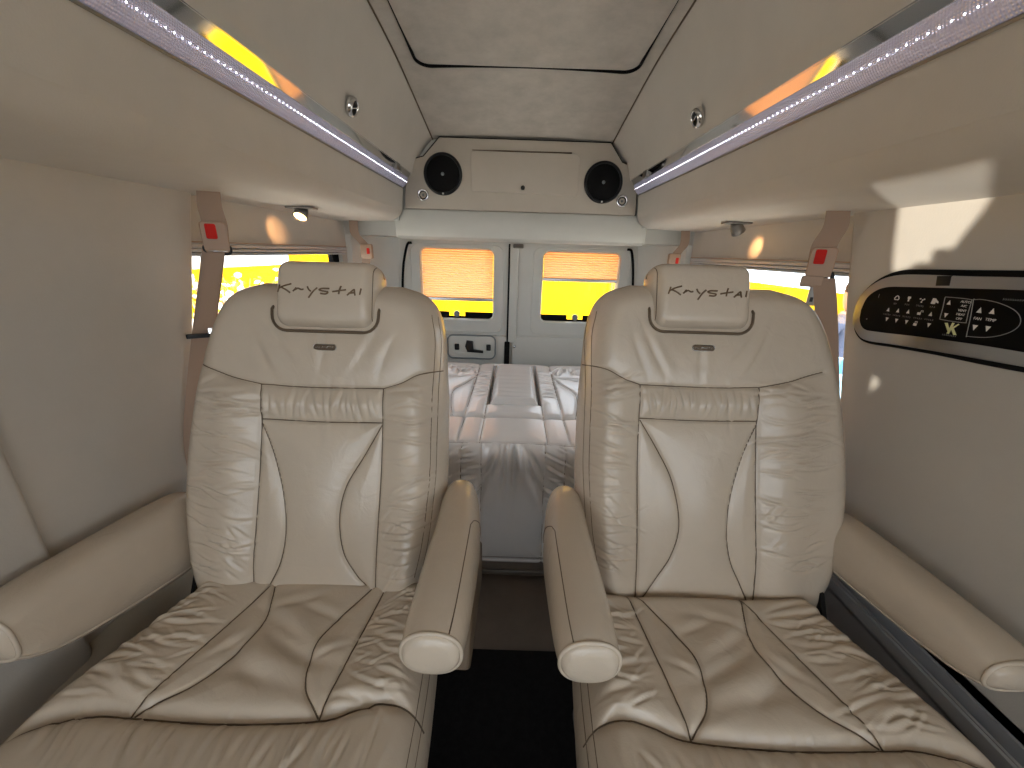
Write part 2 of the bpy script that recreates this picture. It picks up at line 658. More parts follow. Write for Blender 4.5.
# front of the van: cab bulkhead with a windscreen opening, cab roof (behind the camera)
mb = MB()
mb.box(-0.95, 0.95, -1.46, -1.4, -0.06, 0.78)
mb.box(-0.95, 0.95, -1.46, -1.4, 1.64, 1.95)
mb.box(-0.95, -0.86, -1.46, -1.4, 0.78, 1.64)
mb.box(0.86, 0.95, -1.46, -1.4, 0.78, 1.64)
struct(mb.build('wall_front', M['vinyl']), 'cab end of the van with the windscreen opening')
mb = MB()
mb.prism([(-1.4, 0.0), (-1.4, 0.80), (-1.0, 0.76), (-0.92, 0.70), (-0.95, 0.45), (-1.05, 0.0)], 'x', -0.85, 0.85)
struct(mb.build('trim_15', M['vinyl'], angle=30), 'dashboard shelf below the windscreen')  # out of view; added so sunlight bounces up to the ceiling
struct(MB().box(-0.87, 0.87, -1.432, -1.428, 0.77, 1.65).build('window_5', M['pane']), 'windscreen glass')

# rear: upper closing wall, pillars, doors
mb = MB()
mb.box(-0.95, 0.95, 2.09, 2.14, 1.26, 1.95)
mb.box(-0.95, 0.95, 2.10, 2.62, 1.26, 1.32)
mb.box(-0.95, 0.95, 2.50, 2.62, 1.24, 1.95)
mb.box(-0.95, 0.95, 2.47, 2.62, -0.06, 0.06)
mb.box(-0.95, -0.59, 2.03, 2.14, 1.33, 1.95)
mb.box(0.60, 0.95, 2.03, 2.14, 1.33, 1.95)
struct(mb.build('wall_rear', M['plastic']), 'rear header above the back doors')


def panel_pts(pts):
    return [(x, z) for x, z in pts]


OP = [(-0.372, 1.694), (0.424, 1.692), (0.484, 1.612), (0.512, 1.604), (0.566, 1.505), (0.57, 1.385), (-0.556, 1.387), (-0.553, 1.50), (-0.50, 1.604), (-0.462, 1.612), (-0.43, 1.65)]
OP = [(-0.384, 1.694), (0.412, 1.692), (0.474, 1.614), (0.506, 1.604), (0.558, 1.51), (0.564, 1.386), (-0.560, 1.386), (-0.553, 1.51), (-0.50, 1.604), (-0.462, 1.614)]
mb = MB()
mb.prism(OP, 'y', 2.10, 2.05, 0.006)
struct(mb.build('trim_9', M['vinyl'], angle=30), 'rear overhead panel that carries the speakers')
mb = MB()
mb.tube([(x, 2.054, z) for x, z in OP[7:] + OP[0:1]], 0.0035, 6)
mb.tube([(x, 2.054, z) for x, z in OP[1:6]], 0.0035, 6)
mb.tube([(OP[0][0], 2.053, OP[0][1] + 0.001), (OP[1][0], 2.053, OP[1][1] + 0.001)], 0.002, 6)
struct(mb.build('trim_10', M['rubber'], smooth=True), 'dark gap round the rear overhead panel')
mb = MB()
prof = [(2.05, 1.384), (2.044, 1.375), (2.043, 1.30), (2.048, 1.262), (2.062, 1.25), (2.12, 1.248), (2.14, 1.262), (2.14, 1.384)]
rings = [[(x, y, z) for y, z in prof] for x in (-0.612, -0.606, 0, 0.620, 0.626)]
for k in (0, -1):
    rings[k] = [(p[0], 2.09 + (p[1] - 2.09) * 0.9, 1.317 + (p[2] - 1.317) * 0.93) for p in rings[k]]
struct(loft(rings).build('trim_11', M['plastic'], angle=40), 'moulded fascia below the speaker panel')

# rear corner pillars
for i, s in enumerate((-1, 1)):
    rings = []
    for z in (0.0, 0.6, 1.0, 1.2, 1.30):
        w = 0.0 if z < 0.9 else (z - 0.9) * 0.09
        xi = 0.72 - w
        ring = [(s * 0.90, 2.08, z), (s * 0.862, 2.10, z), (s * 0.845, 2.15, z), (s * 0.83, 2.24, z), (s * 0.79, 2.33, z), (s * (xi + 0.03), 2.385, z), (s * xi, 2.41, z), (s * xi, 2.58, z), (s * 0.95, 2.58, z), (s * 0.95, 2.08, z)]
        rings.append(ring)
    struct(loft(rings).build('trim_%d' % (12 + i), M['plastic'], angle=30), 'pale moulded corner pillar beside the back doors')


def rear_door(i, xa, xb, wx0, wx1, label):
    """a back door with its window opening; xa/xb door edges at the bottom"""
    def edge(x, z):
        return x
    # shell as a frame with a rounded window hole
    hole = rrect(wx0, wx1, 0.79, 1.213, 0.035, 6)
    mb = MB()
    n = len(hole)
    # outer border points matching the hole's points radially
    cx, cz = (wx0 + wx1) / 2, 1.0
    x0, x1, z0, z1 = xa, xb, 0.0, 1.262
    outer = []
    for x, z in hole:
        dx, dz = x - cx, z - cz
        k = min(((x1 - cx) / dx if dx > 0 else (x0 - cx) / dx) if abs(dx) > 1e-9 else 9, ((z1 - cz) / dz if dz > 0 else (z0 - cz) / dz) if abs(dz) > 1e-9 else 9)
        outer.append((cx + dx * k, cz + dz * k))
    # make sure corners are present
    for c in ((x1, z1), (x0, z1), (x0, z0), (x1, z0)):
        j = min(range(n), key=lambda q: (outer[q][0] - c[0]) ** 2 + (outer[q][1] - c[1]) ** 2)
        outer[j] = c
    YF, YB = 2.40, 2.47
    vs = [(x, YF, z) for x, z in outer] + [(x, YF, z) for x, z in hole] + [(x, YF + 0.012, z) for x, z in rrect(wx0 + 0.006, wx1 - 0.006, 0.796, 1.207, 0.03, 6)] + [(x, YB, z) for x, z in rrect(wx0 + 0.006, wx1 - 0.006, 0.796, 1.207, 0.03, 6)] + [(x, YB, z) for x, z in outer]
    fs = []
    for lay in range(4):
        for k in range(n):
            l = (k + 1) % n
            fs.append((lay * n + k, lay * n + l, (lay + 1) * n + l, (lay + 1) * n + k))
    for k in range(n):
        l = (k + 1) % n
        fs.append((4 * n + k, 4 * n + l, l, k))
    mb.add(vs, fs)
    d = mb.build('door_%d' % i, M['plastic'], angle=30)
    struct(d, label)
    # raised moulding round the window area
    mid = rrect(wx0 - 0.055, wx1 + 0.055, 0.715, 1.232, 0.05, 6)
    mb = MB()
    mb.tube([(x, YF + 0.001, z) for x, z in mid], 0.004, 6, closed=True)
    mb.build('trim_moulding', M['plastic'], d, smooth=True)
    # lower trim card
    mb = MB()
    mb.prism(rrect(xa + 0.015, xb - 0.015, 0.2, 0.70, 0.02), 'y', YF + 0.001, YF - 0.012, 0.006)
    mb.build('trim_card', M['plastic'], d, angle=30)
    # glass
    mb = MB()
    mb.box(wx0 - 0.004, wx1 + 0.004, 2.452, 2.456, 0.786, 1.217)
    mb.build('pane', M['pane'], d)
    # black lower frame with a gap and a catch in the middle
    mb = MB()
    wm = (wx0 + wx1) / 2 - 0.01
    mb.box(wx0 + 0.006, wm - 0.05, 2.442, 2.45, 0.79, 0.835)
    mb.box(wm + 0.05, wx1 - 0.006, 2.442, 2.45, 0.79, 0.835)
    mb.box(wm - 0.06, wm + 0.06, 2.442, 2.45, 0.79, 0.808)
    mb.build('lower_frame', M['rubber'], d)
    mb = MB()
    mb.lathe([(0, 0.0), (0.018, 0.0), (0.02, 0.006), (0.014, 0.014), (0, 0.016)], (wm, 2.436, 0.822), (0, -1, 0.2), 20)
    mb.build('catch', M['winglass'], d, smooth=True)
    return d


D1 = rear_door(1, -0.715, -0.036, -0.585, -0.140, 'left back door with a half lowered blind in its window')
D2 = rear_door(2, -0.035, 0.715, 0.148, 0.612, 'right back door with a blind lowered about a third')
# seals at the outer door edges
for d, s, xs in ((D1, -1, (-0.655, -0.688, -0.70)), (D2, 1, (0.668, 0.695, 0.71))):
    mb = MB()
    pts = [(xs[0] - s * 0.03, 2.392, 1.236), (xs[0], 2.392, 1.215), (xs[1], 2.392, 1.05), (xs[2], 2.392, 0.75), (xs[2], 2.392, 0.3)]
    mb.tube(smooth_poly(pts, 6), 0.007, 8)
    mb.build('edge_seal', M['rubber'], d, smooth=True)
# centre seam: seal, post cover and black lock
mb = MB()
mb.box(-0.056, -0.046, 2.388, 2.45, 0.45, 1.245)
mb.build('centre_seal', M['rubber'], D1)
mb = MB()
mb.prism(rrect(-0.046, 0.006, 0.66, 1.244, 0.008), 'y', 2.44, 2.385, 0.006)
mb.build('centre_cover', M['plastic'], D2, angle=30)
mb = MB()
mb.prism(rrect(-0.068, -0.035, 0.47, 0.665, 0.006), 'y', 2.42, 2.376, 0.004)
mb.build('lock_case', M['rubber'], D1, angle=30)
mb = MB()
mb.prism(rrect(-0.03, 0.03, 1.222, 1.246, 0.006), 'y', 2.40, 2.372, 0.004)
mb.tube([(-0.024, 2.370, 1.233), (0.024, 2.370, 1.233)], 0.006, 8)
mb.build('top_latch', M['darkalu'], D2, angle=30)
mb = MB()
mb.lathe([(0, 0), (0.009, 0), (0.009, 0.004), (0, 0.006)], (-0.005, 2.384, 0.635), (0, -1, 0), 16)
mb.build('trim_screw', M['chrome'], D2, smooth=True)
# inner door handle on the left door
hp = MB()
hp.prism(rrect(-0.425, -0.125, 0.552, 0.70, 0.035), 'y', 2.392, 2.375, 0.008)
hpo = hp.build('handle_plate', M['plastic'], D1, angle=30)
mb = MB()
mb.tube([(x, 2.374, z) for x, z in rrect(-0.425, -0.125, 0.552, 0.70, 0.035)], 0.005, 6, closed=True)
mb.build('plate_gasket', M['winglass'], hpo, smooth=True)
mb = MB()
mb.prism([(-0.300, 0.595), (-0.20, 0.59), (-0.20, 0.605), (-0.262, 0.612), (-0.268, 0.665), (-0.305, 0.668), (-0.315, 0.63)], 'y', 2.376, 2.360, 0.004)
mb.build('handle_lever', M['black'], hpo, angle=30)
for x in (-0.365, -0.165):
    mb = MB()
    mb.prism(rrect(x - 0.016, x + 0.012, 0.605, 0.645, 0.006), 'y', 2.376, 2.369, 0.002)
    mb.build('lock_button', M['black'], hpo, angle=30)


# pleated blinds of the back doors
def blind(x0, x1, zt, zb, label):
    t = thing('pleated_blind', label, 'blind', ((x0 + x1) / 2, 2.43, zb), 'pleated blinds of the back doors')
    w = (x1 - x0) / 2
    n = int((zt - zb) / 0.0135)
    vs, fs = [], []
    for k in range(2 * n + 1):
        z = (zt - zb) * k / (2 * n)
        y = 0.005 if k % 2 else -0.005
        sag = -0.003 if k % 2 else 0
        vs += [(-w, y, z + 0.006), (0, y, z + 0.006 + sag * 0.3), (w, y, z + 0.006)]
    for k in range(2 * n):
        fs += [(3 * k, 3 * k + 1, 3 * k + 4, 3 * k + 3), (3 * k + 1, 3 * k + 2, 3 * k + 5, 3 * k + 4)]
    MB().add(vs, fs).build('pleated_fabric', M['shade'], t)
    mb = MB()
    mb.prism(rrect(-w - 0.004, w + 0.004, -0.010, 0.008, 0.004), 'y', 0.008, -0.010, 0.003)
    mb.build('bottom_rail', M['alu'], t, angle=30)
    return t


blind(-0.576, -0.149, 1.203, 0.915, 'peach pleated blind drawn most of the way down in the left back door')
blind(0.157, 0.603, 1.203, 1.05, 'peach pleated blind drawn a third of the way down in the right back door')


# side windows with glass and a roller cassette
def side_window(i, s, label, shade_label):
    fr = MB()
    a, b = (s * XR, s * (XR + 0.03))
    y0, y1, z0, z1 = 0.932, 2.03, 0.76, 1.185
    x0, x1 = sorted((s * (XR + 0.018), s * (XR + 0.04)))
    for q in ((y0, y1, z0, z0 + 0.018), (y0, y1, z1 - 0.014, z1), (y0, y0 + 0.012, z0, z1), (y1 - 0.07, y1, z0, z1)):
        fr.box(x0, x1, *q)
    o = struct(fr.build('window_%d' % i, M['rubber']), label)
    x0, x1 = sorted((s * (XR + 0.026), s * (XR + 0.030)))
    MB().box(x0, x1, y0, y1, z0, z1).build('pane', M['pane'], o)
    t = thing('roller_shade', shade_label, 'window shade', (s * (XR - 0.012), 1.515, 1.181), 'rolled up shades over the side windows')
    mb = MB()
    L = 0.50
    pr = [(0.0, 0.018), (-0.018, 0.018), (-0.021, 0.014), (-0.021, 0.006), (-0.016, 0.004), (-0.021, 0.002), (-0.021, -0.004), (-0.016, -0.006), (0.0, -0.006)]
    mb = loft([[(s * x, y, z) for x, z in pr] for y in (-L, L)])
    mb.build('cassette', M['railmetal'], t, angle=30)
    mb = loft([[(s * x, y, z) for x, z in [(0.002, -0.008), (-0.014, -0.008), (-0.016, -0.012), (-0.014, -0.016), (0.002, -0.016)]] for y in (-L, L)])
    mb.build('pull_bar', M['railmetal'], t, angle=30)
    mb = MB()
    x0, x1 = sorted((s * 0.004, s * -0.020))
    mb.box(x0, x1, -L, L, 0.0185, 0.0215)
    mb.build('top_edging', M['beltplastic'], t)
    return o


side_window(1, -1, 'left side window', 'aluminium cassette of the rolled up shade above the left side window')
side_window(2, 1, 'right side window', 'aluminium cassette of the rolled up shade above the right side window')
for i, s in ((4, 1),):
    x0, x1 = sorted((s * 0.90, s * 0.904))
    struct(MB().box(x0, x1, -1.06, -0.09, 0.71, 1.28).build('window_%d' % i, M['pane']), 'cab side window glass')

# ================================================================== captain chairs
CL = 0.0
WV = [-0.10, -0.06, 0.00, 0.10, 0.20, 0.30, 0.40, 0.47, 0.56, 0.608, 0.636, 0.656, 0.670]
WO = [0.245, 0.262, 0.284, 0.300, 0.304, 0.300, 0.290, 0.279, 0.258, 0.240, 0.222, 0.195, 0.150]
WI = [0.205, 0.222, 0.240, 0.256, 0.264, 0.264, 0.262, 0.257, 0.250, 0.238, 0.222, 0.195, 0.150]
EB = np.array((0, 0.31622777, 0.9486833))
NB = np.array((0, -0.9486833, 0.31622777))


def interp_s(x, xs, ys):
    c = smooth_poly(list(zip(xs, ys)), 10)
    return np.interp(x, c[:, 0], c[:, 1])


def spaced(n):
    k = np.linspace(-1, 1, n)
    return 0.55 * k + 0.45 * np.sin(k * math.pi / 2)


def seam_tubes(mb, lines, surf, r=0.0015, lift=0.0003):
    for ln in lines:
        c = smooth_poly(ln, 8)
        p = surf(c[:, 0], c[:, 1], lift)
        mb.tube([tuple(q) for q in p], r, 5)


def make_back(root, flip, rng, P0):
    """flip = +1: outer side at -x (left chair), -1: mirrored"""
    L = {
        'outer': [(-0.135, 0.433), (-0.131, 0.364), (-0.132, 0.24), (-0.137, 0.108), (-0.140, 0.04), (-0.136, -0.07)],
        'inner': [(0.132, 0.431), (0.133, 0.25), (0.127, 0.06), (0.127, -0.07)],
        'yokeo': [(-0.278, 0.472), (-0.245, 0.462), (-0.200, 0.447), (-0.135, 0.433)],
        'yoke': [(-0.135, 0.433), (-0.03, 0.429), (0.132, 0.431)],
        'yokei': [(0.132, 0.431), (0.170, 0.444), (0.205, 0.463), (0.252, 0.475)],
        'band': [(-0.131, 0.357), (0.0, 0.354), (0.133, 0.356)],
        'curveo': [(-0.130, 0.348), (-0.102, 0.276), (-0.078, 0.188), (-0.072, 0.111), (-0.083, 0.044), (-0.108, -0.012), (-0.130, -0.06)],
        'curvei': [(0.132, 0.352), (0.094, 0.282), (0.058, 0.215), (0.046, 0.145), (0.055, 0.070), (0.085, 0.018), (0.108, -0.006), (0.135, -0.05)],
        'side': [(0.236, 0.60), (0.246, 0.54), (0.246, 0.44), (0.247, 0.30), (0.246, 0.22), (0.236, 0.10), (0.222, 0.02)],
    }
    if flip < 0:
        L['curvei'] = [(0.130, 0.352), (0.088, 0.285), (0.054, 0.215), (0.036, 0.120), (0.050, 0.050), (0.082, -0.006), (0.11, -0.05)]
    lines = {k: smooth_poly(v, 12) for k, v in L.items()}
    Tf = 0.078
    WO = [w * (1.09 if flip > 0 else 1.235) for w in globals()['WO']]
    WI = [w * (1.0 if flip > 0 else 0.975) for w in globals()['WI']]
    vv = np.concatenate([np.linspace(-0.10, 0.03, 50)[:-1], np.linspace(0.03, 0.60, 205)[:-1], np.linspace(0.60, 0.670, 38)])
    ss = spaced(231)
    wo = interp_s(vv, WV, WO)
    wi = interp_s(vv, WV, WI)
    X = np.where(ss[None, :] < 0, ss[None, :] * wo[:, None], ss[None, :] * wi[:, None])
    V = np.repeat(vv[:, None], len(ss), 1)
    v2 = np.linspace(-0.10, 0.670, 150)
    outl = np.concatenate([np.stack([-interp_s(v2, WV, WO), v2], 1), np.stack([interp_s(v2, WV, WI), v2], 1)[::-1]])
    outl = np.concatenate([outl, outl[:1]])
    wl = []
    R = rng.uniform
    # bolsters: creases running out from the seams
    for side in (-1, 1):
        for k in range(54):
            b = R(0.02, 0.43)
            wl.append((side * R(0.165, 0.270), b, side * R(-0.16, 0.34), R(0.016, 0.050), R(0.0018, 0.0036), R(0.0008, 0.0032), R(-6, 6)))
        for k in range(8):   # pulls along the lower inner seams
            wl.append((side * R(0.15, 0.185), R(0.02, 0.17), side * R(0.7, 1.1), R(0.014, 0.03), R(0.002, 0.004), R(0.0008, 0.0017), 0))
        for k in range(7):   # under the shoulder seam
            wl.append((side * R(0.16, 0.25), R(0.39, 0.44), side * R(-0.5, 0.2), R(0.02, 0.05), R(0.003, 0.005), R(0.001, 0.002), R(-2, 2)))
    # band: gathers
    for k in range(15):
        wl.append((-0.115 + 0.23 * k / 14 + R(-0.005, 0.005), 0.394 + R(-0.008, 0.008), math.pi / 2 + R(-0.3, 0.3), R(0.016, 0.036), R(0.0024, 0.0045), R(0.0014, 0.0036), R(-6, 6)))
    # yoke: slack below the headrest
    for x0, a in ((-0.13, -1.1), (0.135, 1.2), (0.0, 1.57), (-0.1, -0.9), (0.10, 1.1)):
        wl.append((x0, R(0.49, 0.53), a, 0.05, R(0.006, 0.010), R(0.0012, 0.0022), R(-2, 2)))

    def height(X, V):
        d = dist_poly(X, V, outl)
        h = Tf * np.sqrt(np.clip(1 - (1 - np.clip(d / 0.065, 0, 1)) ** 2, 0, 1)) - Tf
        m = sstep(0.004, 0.05, d)
        D = np.full(X.shape, 9.0)
        for k, ln in lines.items():
            q = dist_poly(X, V, ln)
            if k == 'side':
                h -= 0.0022 * np.exp(-(q / 0.003) ** 2)
                continue
            D = np.minimum(D, q)
        h += m * (0.0075 * (1 - np.exp(-D / 0.02)) - 0.0035 * np.exp(-(D / 0.0028) ** 2))
        ax = np.abs(X)
        body = sstep(0.46, 0.41, V)
        bol = np.exp(-((ax - 0.195) / 0.055) ** 2)
        h += m * body * 0.017 * bol
        h += m * 0.006 * np.exp(-((V - 0.394) / 0.026) ** 2) * (ax < 0.16) * sstep(0.15, 0.12, ax)
        h -= m * 0.012 * np.exp(-(X / 0.12) ** 2) * sstep(0.50, 0.60, V)
        h += m * body * 0.010 * np.exp(-((V - 0.16) / 0.13) ** 2) * np.exp(-(X / 0.1) ** 2)
        return h + m * wrinkles(X, V, wl)

    def place(X, V, h):
        return np.stack([flip * X, P0[1] + EB[1] * V + NB[1] * h, P0[2] + EB[2] * V + NB[2] * h], -1)

    front = place(X, V, height(X, V))
    hb = -Tf - 0.085 * np.sqrt(np.clip(1 - (1 - np.clip(dist_poly(X[::4, ::4], V[::4, ::4], outl) / 0.05, 0, 1)) ** 2, 0, 1))
    # the rear shell shares the outline: rebuild it on the same grid so the border closes
    db = dist_poly(X, V, outl)
    back = place(X, V, -Tf - 0.085 * np.sqrt(np.clip(1 - (1 - np.clip(db / 0.05, 0, 1)) ** 2, 0, 1)))
    o = link('backrest', grid_closed(front, back, 'backrest'), M['leather'], root)

    def surf(x, v, lift):
        x = np.asarray(x, float)
        v = np.asarray(v, float)
        return place(x, v, height(x, v) + lift)
    mb = MB()
    ln = [L[k] for k in L if k != 'side']
    seam_tubes(mb, ln, surf, 0.0014, 0.0011)
    for off in (0.0, 0.010):
        seam_tubes(mb, [[(x - off, v) for x, v in L['side']]], surf, 0.0008, 0.0002)
    mb.build('stitching', M['thread'], o, smooth=True)
    return o, surf


# embroidered word on the headrest, strokes in a 0..1 box
STROKES = [
    [(0.040, 0.66), (0.012, 0.30)], [(0.175, 0.72), (0.10, 0.62), (0.020, 0.46)], [(0.06, 0.52), (0.11, 0.42), (0.165, 0.26)],
    [(0.197, 0.34), (0.235, 0.53)], [(0.218, 0.42), (0.255, 0.50), (0.29, 0.44), (0.318, 0.46)],
    [(0.362, 0.60), (0.378, 0.46), (0.405, 0.36)], [(0.478, 0.56), (0.43, 0.36), (0.378, 0.04)],
    [(0.618, 0.53), (0.54, 0.53), (0.500, 0.46), (0.54, 0.40), (0.600, 0.36), (0.58, 0.26), (0.515, 0.27)],
    [(0.655, 0.38), (0.73, 0.44), (0.812, 0.50)], [(0.752, 0.68), (0.735, 0.46), (0.728, 0.26)],
    [(0.825, 0.22), (0.87, 0.40), (0.905, 0.52), (0.912, 0.36), (0.918, 0.22)], [(0.838, 0.32), (0.905, 0.36)],
    [(0.985, 0.58), (0.972, 0.26)],
]


def make_headrest(root, flip, P0, cx=0.002):
    w, h = 0.112, 0.0775
    vc = 0.632
    out = np.array(rrect(-w, w, -h, h, 0.032, 8))
    # the sides lean in slightly towards the top
    outl = np.concatenate([out, out[:1]])
    hw = lambda v: np.interp(v, *_hw)
    vv = np.linspace(-1, 1, 90)
    vv = h * np.sin(vv * math.pi / 2)
    r = 0.032
    wv = np.where(np.abs(vv) > h - r, w - r + np.sqrt(np.clip(r * r - (np.abs(vv) - (h - r)) ** 2, 0, None)), w)
    ss = np.sin(np.linspace(-1, 1, 120) * math.pi / 2)
    X = ss[None, :] * wv[:, None]
    V = np.repeat(vv[:, None], len(ss), 1)
    T = 0.052

    def height(X, V):
        d = dist_poly(X, V, outl)
        f = np.sqrt(np.clip(1 - (1 - np.clip(d / 0.022, 0, 1)) ** 2, 0, 1)) * T
        f += 0.010 * (1 - (V / h) ** 2) * sstep(0, 0.03, d)
        q = np.abs(np.abs(X) - 0.102)
        f -= 0.0025 * np.exp(-(q / 0.0025) ** 2) * sstep(0, 0.006, d)
        return f

    def place(X, V, f):
        v = vc + V
        n = f - 0.035
        return np.stack([flip * cx + X, P0[1] + EB[1] * v + NB[1] * n, P0[2] + EB[2] * v + NB[2] * n], -1)
    fr = place(X, V, height(X, V))
    d = dist_poly(X, V, outl)
    bk = place(X, V, -0.055 * np.sqrt(np.clip(1 - (1 - np.clip(d / 0.03, 0, 1)) ** 2, 0, 1)))
    o = link('headrest', grid_closed(fr, bk, 'headrest'), M['leather'], root)

    def surf(x, v, lift):
        x = np.asarray(x, float)
        v = np.asarray(v, float)
        return place(x, v, height(x, v) + lift)
    mb = MB()
    x0, x1 = (-0.095, 0.090) if flip > 0 else (-0.086, 0.092)
    for st in STROKES:
        c = smooth_poly([(x0 + (x1 - x0) * a * 0.985, -0.006 + 0.042 * (b - 0.2)) for a, b in st], 6) if len(st) > 2 else np.array([(x0 + (x1 - x0) * a * 0.985, -0.006 + 0.042 * (b - 0.2)) for a, b in st])
        mb.tube([tuple(q) for q in surf(c[:, 0], c[:, 1], 0.0003)], 0.0018, 6)
    mb.build('embroidered_name', M['embroid'], o, smooth=True)['label'] = 'brown embroidered name'
    for s in (-1, 1):
        mb = MB()
        v = np.linspace(-h + 0.012, h - 0.012, 30)
        seam = surf(np.full(30, s * 0.102), v, 0.0)
        mb.tube([tuple(q) for q in seam], 0.0010, 5)
        mb.build('stitching', M['thread'], o, smooth=True)
    # dark tube for the shadowed gap where the headrest sits in its notch
    mb = MB()
    pts = [(-w - 0.002, -0.012), (-w - 0.004, -h * 0.45)] + [(x * 1.03, y * 1.045) for x, y in rrect(-w, w, -h, h, 0.032, 6)[14:28]] + [(w + 0.004, -h * 0.45), (w + 0.002, -0.012)]
    P = []
    for q, (x, v) in enumerate(pts):
        v_ = vc + v
        n = 0.0060 if 0 < q < len(pts) - 1 else -0.012
        P.append((flip * cx + x, P0[1] + EB[1] * v_ + NB[1] * n, P0[2] + EB[2] * v_ + NB[2] * n))
    mb.tube(P, 0.0032, 6)
    mb.build('welt', M['thread'], o, smooth=True)
    return o


def make_badge(root, flip, surf, x=0.004, v=0.517):
    """little oval maker's tag below the headrest"""
    def base(px, pv, lift):
        p = surf(np.array([flip * (x + 0)]), np.array([v]), 0.0)[0]
        return (p[0] + px, p[1] + EB[1] * pv + NB[1] * lift, p[2] + EB[2] * pv + NB[2] * lift)
    out = rrect(-0.0245, 0.0245, -0.0065, 0.0065, 0.006, 6)
    inn = rrect(-0.0232, 0.0232, -0.0052, 0.0052, 0.005, 6)
    n = len(out)
    mb = MB()
    vs = [base(a, b, -0.004) for a, b in out] + [base(a, b, 0.003) for a, b in out] + [base(a, b, 0.0042) for a, b in inn]
    fs = []
    for l in range(2):
        for k in range(n):
            q = (k + 1) % n
            fs.append((l * n + k, l * n + q, (l + 1) * n + q, (l + 1) * n + k))
    fs.append(tuple(2 * n + k for k in range(n)))
    mb.add(vs, fs)
    o = mb.build('badge', M['thread'], root, angle=30)
    mb = MB()
    mb.tube([base(a, b, 0.0034) for a, b in out], 0.0007, 5, closed=True)
    # tiny raised letters
    for st in ([(-.019, .001), (-.018, -.002), (-.0155, -.002), (-.0155, .001)], [(-.0135, .0), (-.012, -.002), (-.0105, .001)],
               [(-.006, -.0025), (-.004, .0025), (-.002, -.0025)], [(-.001, .002), (-.001, -.002), (.001, -.002), (.001, .002)],
               [(.003, -.002), (.003, .002), (.005, .0), (.003, -.002)], [(.0065, -.002), (.0065, .002), (.0095, .002)],
               [(.011, .002), (.0135, .002), (.012, .002), (.012, -.002)], [(.015, .002), (.0165, -.001), (.0185, .0025)]):
        mb.tube([base(a, b, 0.0044) for a, b in st], 0.0006, 5)
    mb.build('raised_lettering', M['chrome'], o, smooth=True)
    return o


